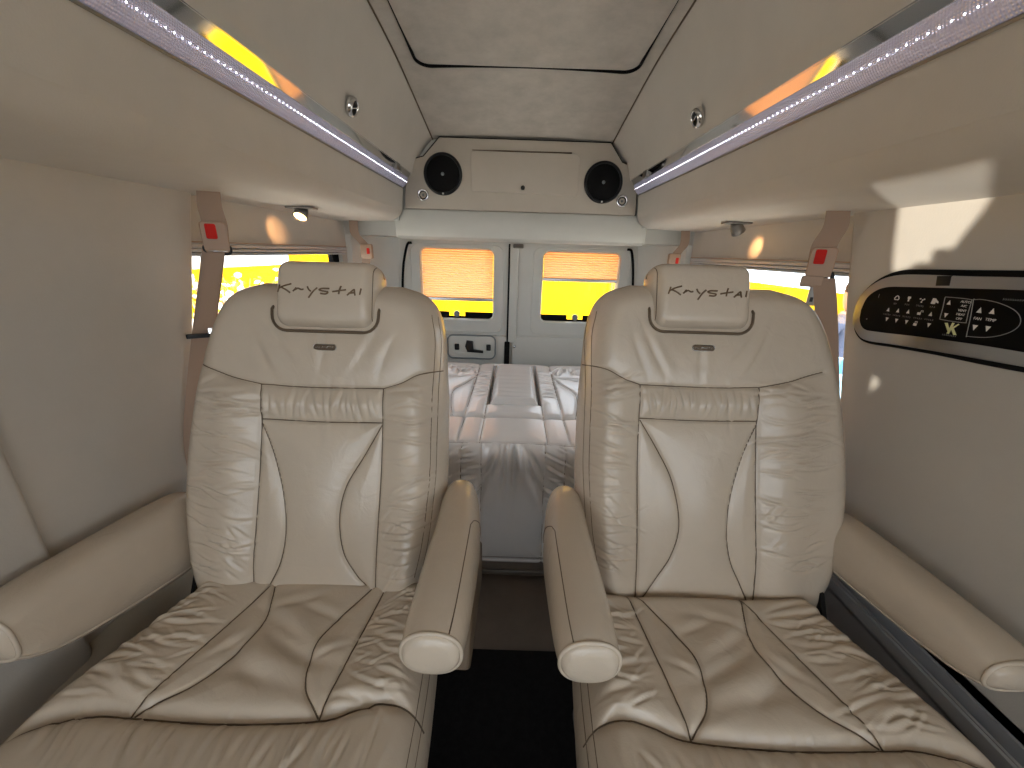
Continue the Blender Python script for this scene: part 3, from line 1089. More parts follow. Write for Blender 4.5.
def make_cushion(root, flip, rng, z0):
    L = {
        'outer': [(-0.096, 0.680), (-0.128, 0.540), (-0.148, 0.455), (-0.165, 0.392)],
        'inner': [(0.152, 0.680), (0.140, 0.55), (0.132, 0.46), (0.126, 0.396)],
        'curveo': [(-0.105, 0.680), (-0.066, 0.58), (-0.064, 0.511), (-0.095, 0.440), (-0.160, 0.394)],
        'curvei': [(0.136, 0.680), (0.079, 0.567), (0.066, 0.506), (0.084, 0.440), (0.124, 0.399)],
        'cross': [(-0.342, 0.335), (-0.29, 0.375), (-0.225, 0.392), (-0.165, 0.392), (-0.02, 0.388), (0.126, 0.396), (0.180, 0.412), (0.225, 0.420), (0.285, 0.412)],
        'side': [(0.262, 0.64), (0.272, 0.54), (0.280, 0.44), (0.284, 0.33), (0.282, 0.20), (0.265, 0.12)],
    }
    lines = {k: smooth_poly(v, 12) for k, v in L.items()}
    yv = [0.10, 0.105, 0.125, 0.16, 0.22, 0.30, 0.40, 0.50, 0.60, 0.66, 0.70]
    wo_ = [0.22, 0.26, 0.298, 0.328, 0.346, 0.352, 0.345, 0.318, 0.292, 0.276, 0.27]
    wi_ = [0.19, 0.225, 0.256, 0.278, 0.290, 0.294, 0.292, 0.284, 0.274, 0.268, 0.262]
    yy = np.concatenate([np.linspace(0.10, 0.16, 30)[:-1], np.linspace(0.16, 0.30, 40)[:-1], np.linspace(0.30, 0.70, 170)])
    ss = spaced(241)
    wo = interp_s(yy, yv, wo_)
    wi = interp_s(yy, yv, wi_)
    X = np.where(ss[None, :] < 0, ss[None, :] * wo[:, None], ss[None, :] * wi[:, None])
    Y = np.repeat(yy[:, None], len(ss), 1)
    v2 = np.linspace(0.10, 0.70, 140)
    outl = np.concatenate([np.stack([-interp_s(v2, yv, wo_), v2], 1), np.stack([interp_s(v2, yv, wi_), v2], 1)[::-1]])
    outl = np.concatenate([outl, outl[:1]])
    T = 0.115
    R = rng.uniform
    wl = []
    for k in range(17):     # outer bolster folds
        b = 0.415 + 0.225 * k / 16
        wl.append((-R(0.165, 0.265), b + R(-0.006, 0.006), R(-0.35, 0.25), R(0.022, 0.055), R(0.0028, 0.0058), R(0.0014, 0.0042), R(-7, 7)))
    for k in range(14):     # inner bolster folds
        b = 0.425 + 0.21 * k / 13
        wl.append((R(0.17, 0.235), b + R(-0.006, 0.006), R(-0.35, 0.25), R(0.02, 0.05), R(0.0028, 0.0055), R(0.0010, 0.0032), R(-7, 7)))
    for k in range(60):     # small creases
        sd = 1 if k % 2 else -1
        wl.append((sd * R(0.15, 0.27), R(0.41, 0.63), R(-0.9, 0.9), R(0.010, 0.03), R(0.0016, 0.0032), R(0.0006, 0.0018), 0))
    for x0, y0, a, ln, wd, am in ((-0.01, 0.545, -0.55, 0.07, 0.012, 0.0042), (0.02, 0.50, -0.45, 0.08, 0.012, 0.004), (-0.04, 0.47, -0.6, 0.06, 0.014, 0.003), (0.0, 0.45, -0.2, 0.07, 0.014, 0.003),
                                  (0.045, 0.58, -0.3, 0.04, 0.008, 0.002), (-0.02, 0.60, 0.3, 0.05, 0.009, 0.002), (0.10, 0.50, 0.5, 0.03, 0.006, 0.0016), (-0.09, 0.50, 0.9, 0.04, 0.007, 0.0016)):
        wl.append((x0, y0, a, ln, wd, am, R(-2, 2)))
    for k in range(26):     # fan of pleats from the cross seam into the front roll
        x0 = -0.25 + 0.50 * k / 25 + R(-0.008, 0.008)
        wl.append((x0, R(0.335, 0.368), math.pi / 2 + (x0 - 0.02) * -1.8 + R(-0.35, 0.35), R(0.018, 0.042), R(0.0025, 0.005), R(0.0010, 0.0030), R(-5, 5)))

    def height(X, Y):
        d = dist_poly(X, Y, outl)
        h = T * np.sqrt(np.clip(1 - (1 - np.clip(d / 0.055, 0, 1)) ** 2, 0, 1)) - T
        m = sstep(0.004, 0.06, d)
        D = np.full(X.shape, 9.0)
        for k, ln in lines.items():
            q = dist_poly(X, Y, ln)
            if k == 'side':
                h -= 0.0022 * np.exp(-(q / 0.003) ** 2)
                continue
            if k == 'cross':
                h -= m * (0.010 * np.exp(-(q / 0.012) ** 2))
            D = np.minimum(D, q)
        h += m * (0.009 * (1 - np.exp(-D / 0.028)) - 0.004 * np.exp(-(D / 0.003) ** 2))
        ax = np.abs(X)
        h += m * 0.007 * np.exp(-((ax - 0.215) / 0.05) ** 2) * sstep(0.38, 0.44, Y)
        h += m * 0.004 * np.exp(-((Y - 0.27) / 0.075) ** 2)
        h -= 0.012 * sstep(0.42, 0.64, Y)
        return h + m * wrinkles(X, Y, wl)

    def place(X, Y, h):
        return np.stack([flip * X, Y, z0 + h], -1)
    front = place(X, Y, height(X, Y))
    # underside: a straight wall down, then flat
    dd = dist_poly(X, Y, outl)
    back = place(X, Y, -T - 0.09 * sstep(0, 0.02, dd))
    o = link('seat_cushion', grid_closed(front, back, 'seat_cushion'), M['leather'], root)

    def surf(x, y, lift):
        x = np.asarray(x, float)
        y = np.asarray(y, float)
        return place(x, y, height(x, y) + lift)
    mb = MB()
    seam_tubes(mb, [L[k] for k in L if k != 'side'], surf, 0.0014, 0.0011)
    for off in (0.0, 0.009):
        seam_tubes(mb, [[(x - off, v) for x, v in L['side']]], surf, 0.0008, 0.0003)
    mb.build('stitching', M['thread'], o, smooth=True)
    return o


def make_arm(root, sx, inner, zoff, dy=0.0):
    """sx = x of the arm centre in chair coordinates; inner: True for the aisle arm"""
    # stations: y, top z, bottom z, half width, exponent
    if inner:
        st = [(0.385, 0.668, 0.632, 0.030, 2.2), (0.388, 0.678, 0.622, 0.037, 2.2), (0.395, 0.687, 0.615, 0.042, 2.25), (0.41, 0.692, 0.606, 0.0455, 2.3),
              (0.45, 0.695, 0.588, 0.048, 2.4), (0.52, 0.697, 0.566, 0.049, 2.5), (0.60, 0.697, 0.542, 0.049, 2.6), (0.68, 0.695, 0.522, 0.048, 2.6), (0.74, 0.692, 0.514, 0.046, 2.6),
              (0.78, 0.686, 0.520, 0.043, 2.5), (0.805, 0.676, 0.535, 0.037, 2.4), (0.82, 0.655, 0.56, 0.028, 2.3), (0.826, 0.62, 0.59, 0.010, 2.2)]
    elif sx > 0:
        st = [(0.398, 0.630, 0.606, 0.030, 2.4), (0.401, 0.636, 0.596, 0.040, 2.5), (0.408, 0.641, 0.586, 0.045, 2.6), (0.420, 0.645, 0.578, 0.048, 2.6),
              (0.445, 0.648, 0.566, 0.049, 2.7), (0.48, 0.650, 0.557, 0.050, 2.7), (0.54, 0.651, 0.545, 0.050, 2.7), (0.62, 0.650, 0.533, 0.050, 2.7), (0.70, 0.648, 0.522, 0.049, 2.7),
              (0.76, 0.644, 0.518, 0.046, 2.6), (0.785, 0.634, 0.526, 0.040, 2.5), (0.80, 0.615, 0.545, 0.030, 2.4), (0.806, 0.59, 0.565, 0.012, 2.2)]
    else:
        st = [(0.398, 0.658, 0.622, 0.034, 2.6), (0.401, 0.666, 0.606, 0.042, 2.8), (0.408, 0.672, 0.592, 0.047, 2.9), (0.420, 0.676, 0.575, 0.049, 3.0),
              (0.445, 0.678, 0.553, 0.050, 3.0), (0.48, 0.677, 0.534, 0.050, 3.0), (0.54, 0.672, 0.511, 0.050, 3.0), (0.62, 0.664, 0.485, 0.050, 3.0), (0.70, 0.654, 0.464, 0.049, 3.0),
              (0.76, 0.644, 0.458, 0.046, 2.8), (0.785, 0.630, 0.470, 0.040, 2.6), (0.80, 0.61, 0.50, 0.030, 2.4), (0.806, 0.58, 0.53, 0.012, 2.2)]
    st = [(q[0] + dy,) + q[1:] for q in st]
    NS = 44
    ys = np.array([q[0] for q in st])
    # parametrise by station index so the rounded ends stay smooth
    kk = np.arange(len(st), dtype=float)
    fine = np.linspace(0, len(st) - 1, 97)
    cols = [interp_s(fine, kk, [q[j] for q in st]) for j in range(5)]
    side = 1 if sx > 0 else -1
    rings = []
    for y, t, b, w, e in zip(*cols):
        zc, hz = (t + b) / 2, (t - b) / 2
        splay = 0.0 if inner is False else -side * 0.010 * sstep(0.62, 0.82, np.array(y - dy))
        ring = []
        for k in range(NS):
            a = 2 * math.pi * k / NS
            c, s_ = math.cos(a), math.sin(a)
            x = w * math.copysign(abs(c) ** (2 / e), c)
            z = hz * math.copysign(abs(s_) ** (2 / e), s_)
            ring.append((sx + float(splay) + x, y, zoff + zc + z))
        rings.append(ring)
    o = loft(rings).build('armrest', M['leather'], root, smooth=True)
    # welt round the end cap
    mb = MB()
    i0 = int(np.argmin(np.abs(cols[0] - (0.397 if inner else 0.409) - dy)))
    ring = rings[i0]
    cen = Vector((sum(p[0] for p in ring) / NS, ring[0][1], sum(p[2] for p in ring) / NS))
    mb.tube([tuple(cen + (Vector(p) - cen) * 1.008) for p in ring], 0.0033, 8, closed=True)
    mb.build('welt', M['leather'], o, smooth=True)
    if not inner:
        mb = MB()
        # piping along the lower inner edge
        k0 = 24 if side < 0 else 40
        k0 = (NS - 5) if side < 0 else (NS // 2 + 5)
        mb.tube([rings[j][k0] for j in range(i0, 78)], 0.0028, 6)
        mb.build('piping', M['leather'], o, smooth=True)
    else:
        mb = MB()
        k1 = 8 if side < 0 else NS // 2 - 8
        k1 = NS // 2 - 7 if side < 0 else 7
        # stitching: along the aisle shoulder of the pad, curling over its side towards the rear
        ks = [(j, k1) for j in range(i0 + 2, 52)]
        path = [rings[j][k] for j, k in ks]
        step = 1 if side > 0 else -1
        tail = [rings[52 + q][(k1 - (1 if side > 0 else -1) * q) % NS] for q in range(1, 9)]
        pts = [Vector(p) for p in path + tail]
        out = []
        for p in pts:
            c = Vector((sx, p.y, zoff + 0.63))
            d = (p - c)
            d.y = 0
            out.append(p + d.normalized() * 0.0004)
        mb.tube(out, 0.0009, 5)
        mb.build('stitching', M['thread'], o, smooth=True)
        if sx > 0:
            mb = MB()
            zb = zoff + 0.51
            x0 = sx + side * -0.005
            mb.prism([(0.46, zb + 0.02), (0.475, zb - 0.005), (0.56, zb - 0.03), (0.72, zb - 0.05), (0.72, zb + 0.06), (0.50, zb + 0.08)], 'x', x0, x0 + side * 0.052, 0.008)
            mb.build('arm_bracket', M['thread'], o, angle=40)
    return o


def make_chair(flip, loc, label, seed):
    t = thing('captain_chair', label, 'armchair', loc, 'pair of leather captain chairs')
    rng = random.Random(seed)
    P0 = (0, 0.655, 0.50) if flip > 0 else (0, 0.696, 0.518)
    b, surf = make_back(t, flip, rng, P0)
    make_headrest(t, flip, P0)
    make_badge(t, flip, surf)
    make_cushion(t, flip, rng, 0.508)
    make_arm(t, flip * (0.308 if flip > 0 else 0.294), True, 0.0 if flip > 0 else -0.008, 0.0 if flip > 0 else 0.012)
    make_arm(t, flip * -0.361 if flip > 0 else 0.360, False, 0.0, 0.0 if flip > 0 else 0.02)
    # pedestal and skirt below the cushion
    mb = MB()
    mb.prism(rrect(-0.25, 0.25, 0.17, 0.66, 0.04), 'z', 0.31, 0.16)
    mb.prism(rrect(-0.20, 0.20, 0.22, 0.62, 0.03), 'z', 0.18, 0.0)
    mb.build('seat_base', M['black'], t, angle=40)
    mb = MB()
    mb.prism(rrect(0.21, 0.40, 0.335, 0.375, 0.012), 'x', flip * 0.286, flip * 0.298, 0.004)
    mb2 = MB()
    if flip > 0:
        mb2.prism([(0.24, 0.34), (0.26, 0.31), (0.37, 0.33), (0.385, 0.36), (0.37, 0.385), (0.26, 0.375)], 'x', flip * 0.255, flip * 0.305, 0.006)
        lv = mb2.build('recline_lever', M['black'], t, angle=40)
        mb3 = MB()
        mb3.tube([(flip * 0.305, y, z) for y, z in [(0.24, 0.34), (0.26, 0.31), (0.37, 0.33), (0.385, 0.36), (0.37, 0.385), (0.26, 0.375)]], 0.003, 6, closed=True)
        mb3.build('lever_edging', M['alu'], lv, smooth=True)
    # hinge strut showing between outer arm and cushion
    mb = MB()
    mb.prism([(0.60, 0.36), (0.70, 0.36), (0.73, 0.50), (0.68, 0.50)], 'x', flip * -0.283, flip * -0.292)
    mb.build('hinge_plate', M['black'], t)
    return t


make_chair(1, (-0.424, 0.0, 0.0), 'taupe leather captain chair on the left, beside the plain suede wall', 11)
make_chair(-1, (0.407, -0.012, 0.0), 'taupe leather captain chair on the right, beside the black button panel', 23)
# ================================================================== rear bench folded flat as a bed
def make_bed():
    t = thing('bench_bed', 'pale grey leather rear bench folded flat into a bed before the back doors', 'bench bed', (0, 1.7, 0))
    oy = -1.7
    zt = 0.58
    xs = np.concatenate([np.linspace(-0.84, -0.36, 26)[:-1], np.linspace(-0.36, 0.36, 200), np.linspace(0.36, 0.84, 26)[1:]])
    rng = random.Random(5)
    R = rng.uniform

    # --- seat cushion: flat band, rolled front edge, front drop
    r = 0.045
    yb, yf, zb = 1.402, 1.155, 0.088
    flat = yb - (yf + r)
    arc = r * math.pi / 2
    drop = (zt - r) - zb
    tot = flat + arc + drop
    sv = np.concatenate([np.linspace(0, 0.02, 8)[:-1], np.linspace(0.02, tot - 0.02, 190), np.linspace(tot - 0.02, tot, 8)[1:]])

    def path(s):
        y = np.where(s < flat, yb - s, 0)
        z = np.where(s < flat, zt, 0)
        ny = np.zeros_like(s)
        nz = np.ones_like(s)
        a = np.clip((s - flat) / r, 0, math.pi / 2)
        m = (s >= flat) & (s < flat + arc)
        y = np.where(m, yf + r - r * np.sin(a), y)
        z = np.where(m, zt - r + r * np.cos(a), z)
        ny = np.where(m, -np.sin(a), ny)
        nz = np.where(m, np.cos(a), nz)
        m2 = s >= flat + arc
        y = np.where(m2, yf, y)
        z = np.where(m2, zt - r - (s - flat - arc), z)
        ny = np.where(m2, -1.0, ny)
        nz = np.where(m2, 0.0, nz)
        return y, z, ny, nz
    sl = flat + 0.012
    L = {}
    for k, x in enumerate((-0.196, -0.118, 0.118, 0.196)):
        L['t%d' % k] = [(x * 0.99, 0.0), (x, sl)]
        L['f%d' % k] = [(x * (0.92 if abs(x) < 0.15 else 0.90), sl), (x * 0.93, sl + 0.2), (x * 1.0, tot)]
    L['roll'] = [(-0.36, sl + 0.004), (-0.2, sl + 0.004), (0.0, sl - 0.003), (0.2, sl + 0.004), (0.36, sl + 0.004)]
    L['hem'] = [(-0.36, tot - 0.022), (0.36, tot - 0.022)]
    lines = {k: smooth_poly(v, 10) for k, v in L.items()}
    wl = []
    for x0, s0, a, ln, wd, am in ((0.004, 0.10, 1.57, 0.10, 0.009, 0.007), (-0.05, 0.08, 1.75, 0.06, 0.010, 0.005), (0.05, 0.08, 1.30, 0.07, 0.010, 0.006), (0.075, 0.09, 1.1, 0.06, 0.008, 0.005), (-0.08, 0.09, 2.0, 0.05, 0.008, 0.0045),
                                  (0.03, 0.07, 1.45, 0.05, 0.006, 0.004), (-0.028, 0.07, 1.65, 0.05, 0.006, 0.004), (-0.105, 0.20, 1.9, 0.06, 0.010, 0.005), (0.10, 0.2, 1.2, 0.06, 0.012, 0.004), (-0.03, 0.15, 1.62, 0.07, 0.008, 0.003)):
        wl.append((x0, sl + s0 - 0.02, a, ln, wd, am, R(-1, 1)))
    for sd in (-1, 1):
        for k in range(11):
            wl.append((sd * R(0.125, 0.175), sl + 0.02 + 0.022 * k, sd * R(0.2, 0.6), R(0.012, 0.026), R(0.003, 0.005), R(0.0015, 0.0034), 0))
        for k in range(8):
            wl.append((sd * R(0.21, 0.3), sl + 0.02 + 0.03 * k, sd * R(0.2, 0.8), R(0.015, 0.03), R(0.003, 0.005), R(0.0015, 0.003), 0))

    def hgt(X, Sg):
        h = np.full(X.shape, 0.0)
        e = np.minimum(np.minimum(Sg, tot - Sg), 0.84 - np.abs(X))
        h += 0.02 * np.sqrt(np.clip(1 - (1 - np.clip(e / 0.02, 0, 1)) ** 2, 0, 1)) - 0.02
        D = np.full(X.shape, 9.0)
        for ln in lines.values():
            D = np.minimum(D, dist_poly(X, Sg, ln))
        h += np.where(Sg > sl, 0.009, 0.005) * (1 - np.exp(-D / 0.03)) - 0.004 * np.exp(-(D / 0.0035) ** 2)
        return h + 2.0 * wrinkles(X, Sg, wl) * sstep(0.45, 0.3, np.abs(X)) * sstep(sl - 0.005, sl + 0.03, Sg)
    X, Sg = np.meshgrid(xs, sv)

    def place(X, Sg, h):
        y, z, ny, nz = path(Sg)
        return np.stack([X, y + ny * h + oy, z + nz * h], -1)
    fr = place(X, Sg, hgt(X, Sg))
    bk = place(X, Sg, np.where((X == xs[0]) | (X == xs[-1]) | (Sg == sv[0]) | (Sg == sv[-1]), hgt(X, Sg), -0.04))
    o = link('seat_cushion', grid_closed(fr, bk, 'bed_seat'), M['bedleather'], t)

    def surf(x, s, lift):
        x, s = np.asarray(x, float), np.asarray(s, float)
        return place(x, s, hgt(x, s) + lift)
    mb = MB()
    seam_tubes(mb, list(L.values()), surf, 0.0014, 0.0)
    seam_tubes(mb, [[(x, s - 0.012) for x, s in L['hem']]], surf, 0.0012, 0.0)
    mb.build('stitching', M['thread'], o, smooth=True)

    # --- back cushion lying flat behind it
    y0, y1 = 1.408, 2.19
    yv = np.concatenate([np.linspace(y0, y0 + 0.03, 10)[:-1], np.linspace(y0 + 0.03, y1 - 0.08, 150), np.linspace(y1 - 0.08, y1, 24)[1:]])
    L2 = {}
    for k, (a, b) in enumerate(((-0.196, -0.196), (0.196, 0.196))):
        L2['t%d' % k] = [(a, y0), (a * 1.01, y1)]
        s = -1 if a < 0 else 1
        L2['c%d' % k] = [(s * 0.20, 1.93), (s * 0.245, 1.80), (s * 0.285, 1.70), (s * 0.275, 1.56), (s * 0.245, y0)]
        L2['g%d' % k] = [(s * 0.20, 1.93), (s * 0.36, 1.92)]
        L2['p%d' % k] = [(s * 0.118, y0), (s * 0.118, 1.54)]
    L2['pillow'] = [(-0.118, 1.54), (0.118, 1.54)]
    lines2 = {k: smooth_poly(v, 10) for k, v in L2.items()}
    wl2 = []
    for sd in (-1, 1):
        for k in range(9):
            wl2.append((sd * (0.215 + 0.017 * k), R(1.98, 2.06), 1.57 + R(-0.7, 0.7), R(0.03, 0.06), R(0.006, 0.010), R(0.004, 0.008), 0))
        for k in range(8):
            wl2.append((sd * R(0.13, 0.18), 1.62 + 0.05 * k, sd * R(-0.4, 0.4), R(0.03, 0.05), R(0.006, 0.012), R(0.002, 0.004), 0))

    def hgt2(X, Y):
        e = np.minimum(np.minimum(Y - y0, (y1 - Y) * 0.5), 0.84 - np.abs(X))
        h = 0.035 * np.sqrt(np.clip(1 - (1 - np.clip(e / 0.035, 0, 1)) ** 2, 0, 1)) - 0.035
        D = np.full(X.shape, 9.0)
        for ln in lines2.values():
            D = np.minimum(D, dist_poly(X, Y, ln))
        h += 0.009 * (1 - np.exp(-D / 0.035)) - 0.004 * np.exp(-(D / 0.005) ** 2)
        well = sstep(0.122, 0.114, np.abs(X)) * sstep(1.535, 1.545, Y) * sstep(2.14, 2.12, Y)
        h -= 0.05 * well
        return h + (wrinkles(X, Y, wl2)) * sstep(0.5, 0.36, np.abs(X))
    X, Y = np.meshgrid(xs, yv)

    def place2(X, Y, h):
        return np.stack([X, Y + oy, zt + h], -1)
    H = hgt2(X, Y)
    fr = place2(X, Y, H)
    edge = (X == xs[0]) | (X == xs[-1]) | (Y == yv[0]) | (Y == yv[-1])
    bk = place2(X, Y, np.where(edge, H, -0.12))
    b = link('back_cushion', grid_closed(fr, bk, 'bed_back'), M['bedleather'], t)

    def surf2(x, y, lift):
        x, y = np.asarray(x, float), np.asarray(y, float)
        return place2(x, y, hgt2(x, y) + lift)
    mb = MB()
    seam_tubes(mb, [L2[k] for k in L2 if k != 'pillow'], surf2, 0.0016, 0.0)
    mb.build('stitching', M['thread'], b, smooth=True)
    # centre armrest pad lying in its well
    uu = np.sin(np.linspace(-1, 1, 60) * math.pi / 2)
    xs2, ys2 = uu * 0.106, 1.825 + uu * 0.275
    X, Y = np.meshgrid(xs2, ys2)
    out = np.array(rrect(-0.106, 0.106, 1.55, 2.10, 0.004, 2))
    e = np.minimum(0.106 - np.abs(X), 0.275 - np.abs(Y - 1.825))
    wl3 = [(R(-0.08, 0.08), 1.60 + 0.06 * k, R(-0.2, 0.2), R(0.04, 0.09), R(0.008, 0.016), R(0.0006, 0.0016), 0) for k in range(6)]
    P = np.sqrt(np.clip(1 - (1 - np.clip(e / 0.03, 0, 1)) ** 2, 0, 1))
    top = np.stack([X, Y + oy, zt - 0.028 + 0.048 * P + P * wrinkles(X, Y, wl3)], -1)
    bot = np.stack([X, Y + oy, zt - 0.028 - 0.012 * P], -1)
    link('centre_armrest', grid_closed(top, bot, 'bed_arm'), M['bedleather'], t)
    mb = MB()
    mb.prism([(1.19 + oy, 0.0), (1.19 + oy, 0.50), (2.17 + oy, 0.50), (2.17 + oy, 0.0)], 'x', -0.82, 0.82)
    mb.build('base', M['kick'], t)
    mb = MB()
    mb.tube([(-0.82, 1.186 + oy, 0.022), (0.82, 1.186 + oy, 0.022)], 0.006, 8)
    mb.build('kick_trim', M['darkalu'], t, smooth=True)
    return t


make_bed()

# ================================================================== light bars
LEDM = None


def light_bar(s, label):
    global LEDM
    t = thing('light_bar', label, 'light bar', (s * 0.54, 1.27, 1.50), 'light bars along the roof sides')
    y0, y1 = -0.45 - 1.27, 2.028 - 1.27
    lens = []
    pr = []
    for k in range(13):
        u = k / 12
        x = 0.561 + (0.533 - 0.561) * u
        z = 1.474 + (1.516 - 1.474) * u
        b = 0.006 * math.sin(math.pi * u)
        pr.append((x - b * 0.83, z - b * 0.55))
    pr += [(0.545, 1.545), (0.585, 1.50)]
    loft([[(s * (x - 0.54), y, z - 1.50) for x, z in pr] for y in (y0, y1)]).build('ribbed_lens', M['lens'], t, angle=40)
    pr = [(0.533, 1.516), (0.5315, 1.5165), (0.518, 1.5385), (0.5195, 1.541), (0.552, 1.556), (0.560, 1.53)]
    loft([[(s * (x - 0.54), y, z - 1.50) for x, z in pr] for y in (y0, y1)]).build('polished_ledge', M['mirror'], t, angle=30)
    pr = [(0.5635, 1.4745), (0.5595, 1.4705), (0.5575, 1.4745), (0.5605, 1.4785)]
    loft([[(s * (x - 0.54), y, z - 1.50) for x, z in pr] for y in (y0, y1)]).build('lower_edging', M['darkalu'], t, angle=30)
    mb = MB()
    mb.prism([(s * a, z) for a, z in ((0.022, -0.033), (-0.004, 0.016), (-0.02, 0.042), (0.03, 0.052), (0.04, -0.02))], 'y', y1, y1 + 0.008)
    mb.build('end_cap', M['chrome'], t)
    if LEDM is None:
        m = MB()
        m.lathe([(0, 0.0018), (0.0010, 0.0014), (0.0014, 0.0005), (0.0014, -0.002), (0, -0.002)], (0, 0, 0), (0, 0, 1), 10)
        LEDM = m.mesh('led')
        LEDM.materials.append(M['led'])
    nx, nz = -s * 0.83, -0.55
    q = Vector((nx, 0, nz)).to_track_quat('Z', 'Y')
    for k in range(98):
        o = bpy.data.objects.new('led', LEDM)
        COL.objects.link(o)
        o.parent = t
        o.location = (s * (0.5395 - 0.54), 0.55 - 1.27 + k * 0.01515, 1.4985 - 1.50)
        o.rotation_euler = q.to_euler()
    # little clip near the rear end
    mb = MB()
    mb.box(*sorted((s * (0.517 - 0.54), s * (0.531 - 0.54))), 1.80 - 1.27, 1.85 - 1.27, 0.014, 0.041)
    mb.build('clip', M['darkalu'], t)
    return t


light_bar(-1, 'ribbed light bar with white diodes along the left overhead cabinet')
light_bar(1, 'ribbed light bar with white diodes along the right overhead cabinet')


# ================================================================== speakers, small vents, overhead hatch
def speaker(x, z, label):
    t = thing('speaker', label, 'speaker', (x, 2.05, z), 'round speakers in the rear overhead panel')
    mb = MB().lathe([(0.090, 0.0), (0.092, 0.004), (0.089, 0.010), (0.082, 0.012), (0.078, 0.008), (0.078, -0.02)], (0, 0, 0), (0, -1, 0), 48)
    mb.build('rim', M['black'], t, smooth=True)
    mb = MB().lathe([(0.0785, 0.006), (0.06, 0.009), (0.03, 0.010), (0, 0.0105)], (0, 0, 0), (0, -1, 0), 48)
    mb.build('grille', M['rubber'], t, smooth=True)
    MB().lathe([(0.008, 0.009), (0.008, 0.012), (0.004, 0.0135), (0, 0.0138)], (0, 0, 0), (0, -1, 0), 16).build('centre_stud', M['winglass'], t, smooth=True)
    MB().lathe([(0.0045, 0.011), (0.004, 0.0135), (0, 0.014)], (0.0, 0, -0.084), (0, -1, 0), 12).build('badge_dot', M['white'], t, smooth=True)
    return t


speaker(-0.371, 1.540, 'round black speaker left of the overhead hatch above the back doors')
speaker(0.392, 1.526, 'round black speaker right of the overhead hatch above the back doors')


def eyeball(x, z, label):
    t = thing('downlight', label, 'small round fitting', (x, 2.05, z), 'small round fittings below the speakers')
    MB().lathe([(0.0265, 0.0), (0.0275, 0.003), (0.025, 0.007), (0.020, 0.007), (0.0185, 0.002)], (0, 0, 0), (0, -1, 0), 32).build('chrome_ring', M['chrome'], t, smooth=True)
    MB().lathe([(0.019, 0.003), (0.011, -0.002), (0.0, -0.003)], (0, 0.0, 0), (0, -1, 0), 32).build('dark_bowl', M['black'], t, smooth=True)
    MB().lathe([(0.007, -0.003), (0.006, 0.003), (0, 0.005)], (0, 0.0, 0), (0, -1, 0), 16).build('lens', M['winglass'], t, smooth=True)
    return t


eyeball(-0.469, 1.448, 'small chrome ringed round fitting below the left speaker')
eyeball(0.491, 1.448, 'small chrome ringed round fitting below the right speaker')

t = thing('overhead_hatch', 'flat beige hatch with a black knob between the two speakers', 'hatch', (0.018, 2.05, 1.556))
mb = MB()
mb.prism([(-0.252, 0.085), (0.235, 0.085), (0.257, 0.066), (0.257, -0.078), (0.246, -0.093), (-0.25, -0.085), (-0.256, -0.075)], 'y', 0.004, -0.007, 0.003)
mb.build('flap', M['vinyl'], t, angle=30)
mb = MB()
mb.tube([(-0.250, -0.003, 0.0885), (-0.1, -0.003, 0.0885), (0.0, -0.003, 0.0875), (0.215, -0.003, 0.0885)], [0.001, 0.003, 0.0032, 0.0028], 8)
mb.build('hinge_gap', M['thread'], t, smooth=True)
MB().lathe([(0.0, 0.024), (0.007, 0.023), (0.010, 0.018), (0.010, 0.012), (0.006, 0.007), (0.006, 0.0)], (-0.008, -0.006, -0.066), (0, -1, 0), 20).build('knob', M['black'], t, smooth=True)

# ceiling hatch with its dark gasket
t = thing('ceiling_hatch', 'large suede covered hatch panel in the raised ceiling', 'hatch', (0, 1.0, 1.80))
oy, oz = -1.0, -1.80
poly = rrect(-0.365, 0.375, 0.35, 1.575, 0.05, 8)
NX, NY = 24, 60
vs, fs = [], []
n = len(poly)
dn = lambda x, y, k: (x, y + oy, ceil_z(y) + 0.012 * (1 - (x / XC) ** 2) - k + oz)
cx, cy = 0.0, 0.98
rings = []
for sc, k in ((0.995, -0.002), (0.993, 0.0005), (0.985, 0.0022), (0.93, 0.0026), (0.75, 0.0027), (0.5, 0.0028), (0.25, 0.0029)):
    rings.append([dn(cx + (x - cx) * sc, cy + (y - cy) * sc, k) for x, y in poly])
mb = MB()
vs = [p for g in rings for p in g]
for i in range(len(rings) - 1):
    for k in range(n):
        l = (k + 1) % n
        fs.append((i * n + k, i * n + l, (i + 1) * n + l, (i + 1) * n + k))
fs.append(tuple((len(rings) - 1) * n + k for k in range(n)))
mb.add(vs, fs).build('panel', M['suede_soiled'], t, angle=40)
mb = MB()
dense = []
for i in range(n):
    a, b = poly[i], poly[(i + 1) % n]
    m_ = max(1, int(math.hypot(b[0] - a[0], b[1] - a[1]) / 0.05))
    dense += [(a[0] + (b[0] - a[0]) * q / m_, a[1] + (b[1] - a[1]) * q / m_) for q in range(m_)]
mb.tube([dn(x, y, 0.003) for x, y in dense], 0.0055, 6, closed=True)
mb.build('gasket', M['rubber'], t, smooth=True)


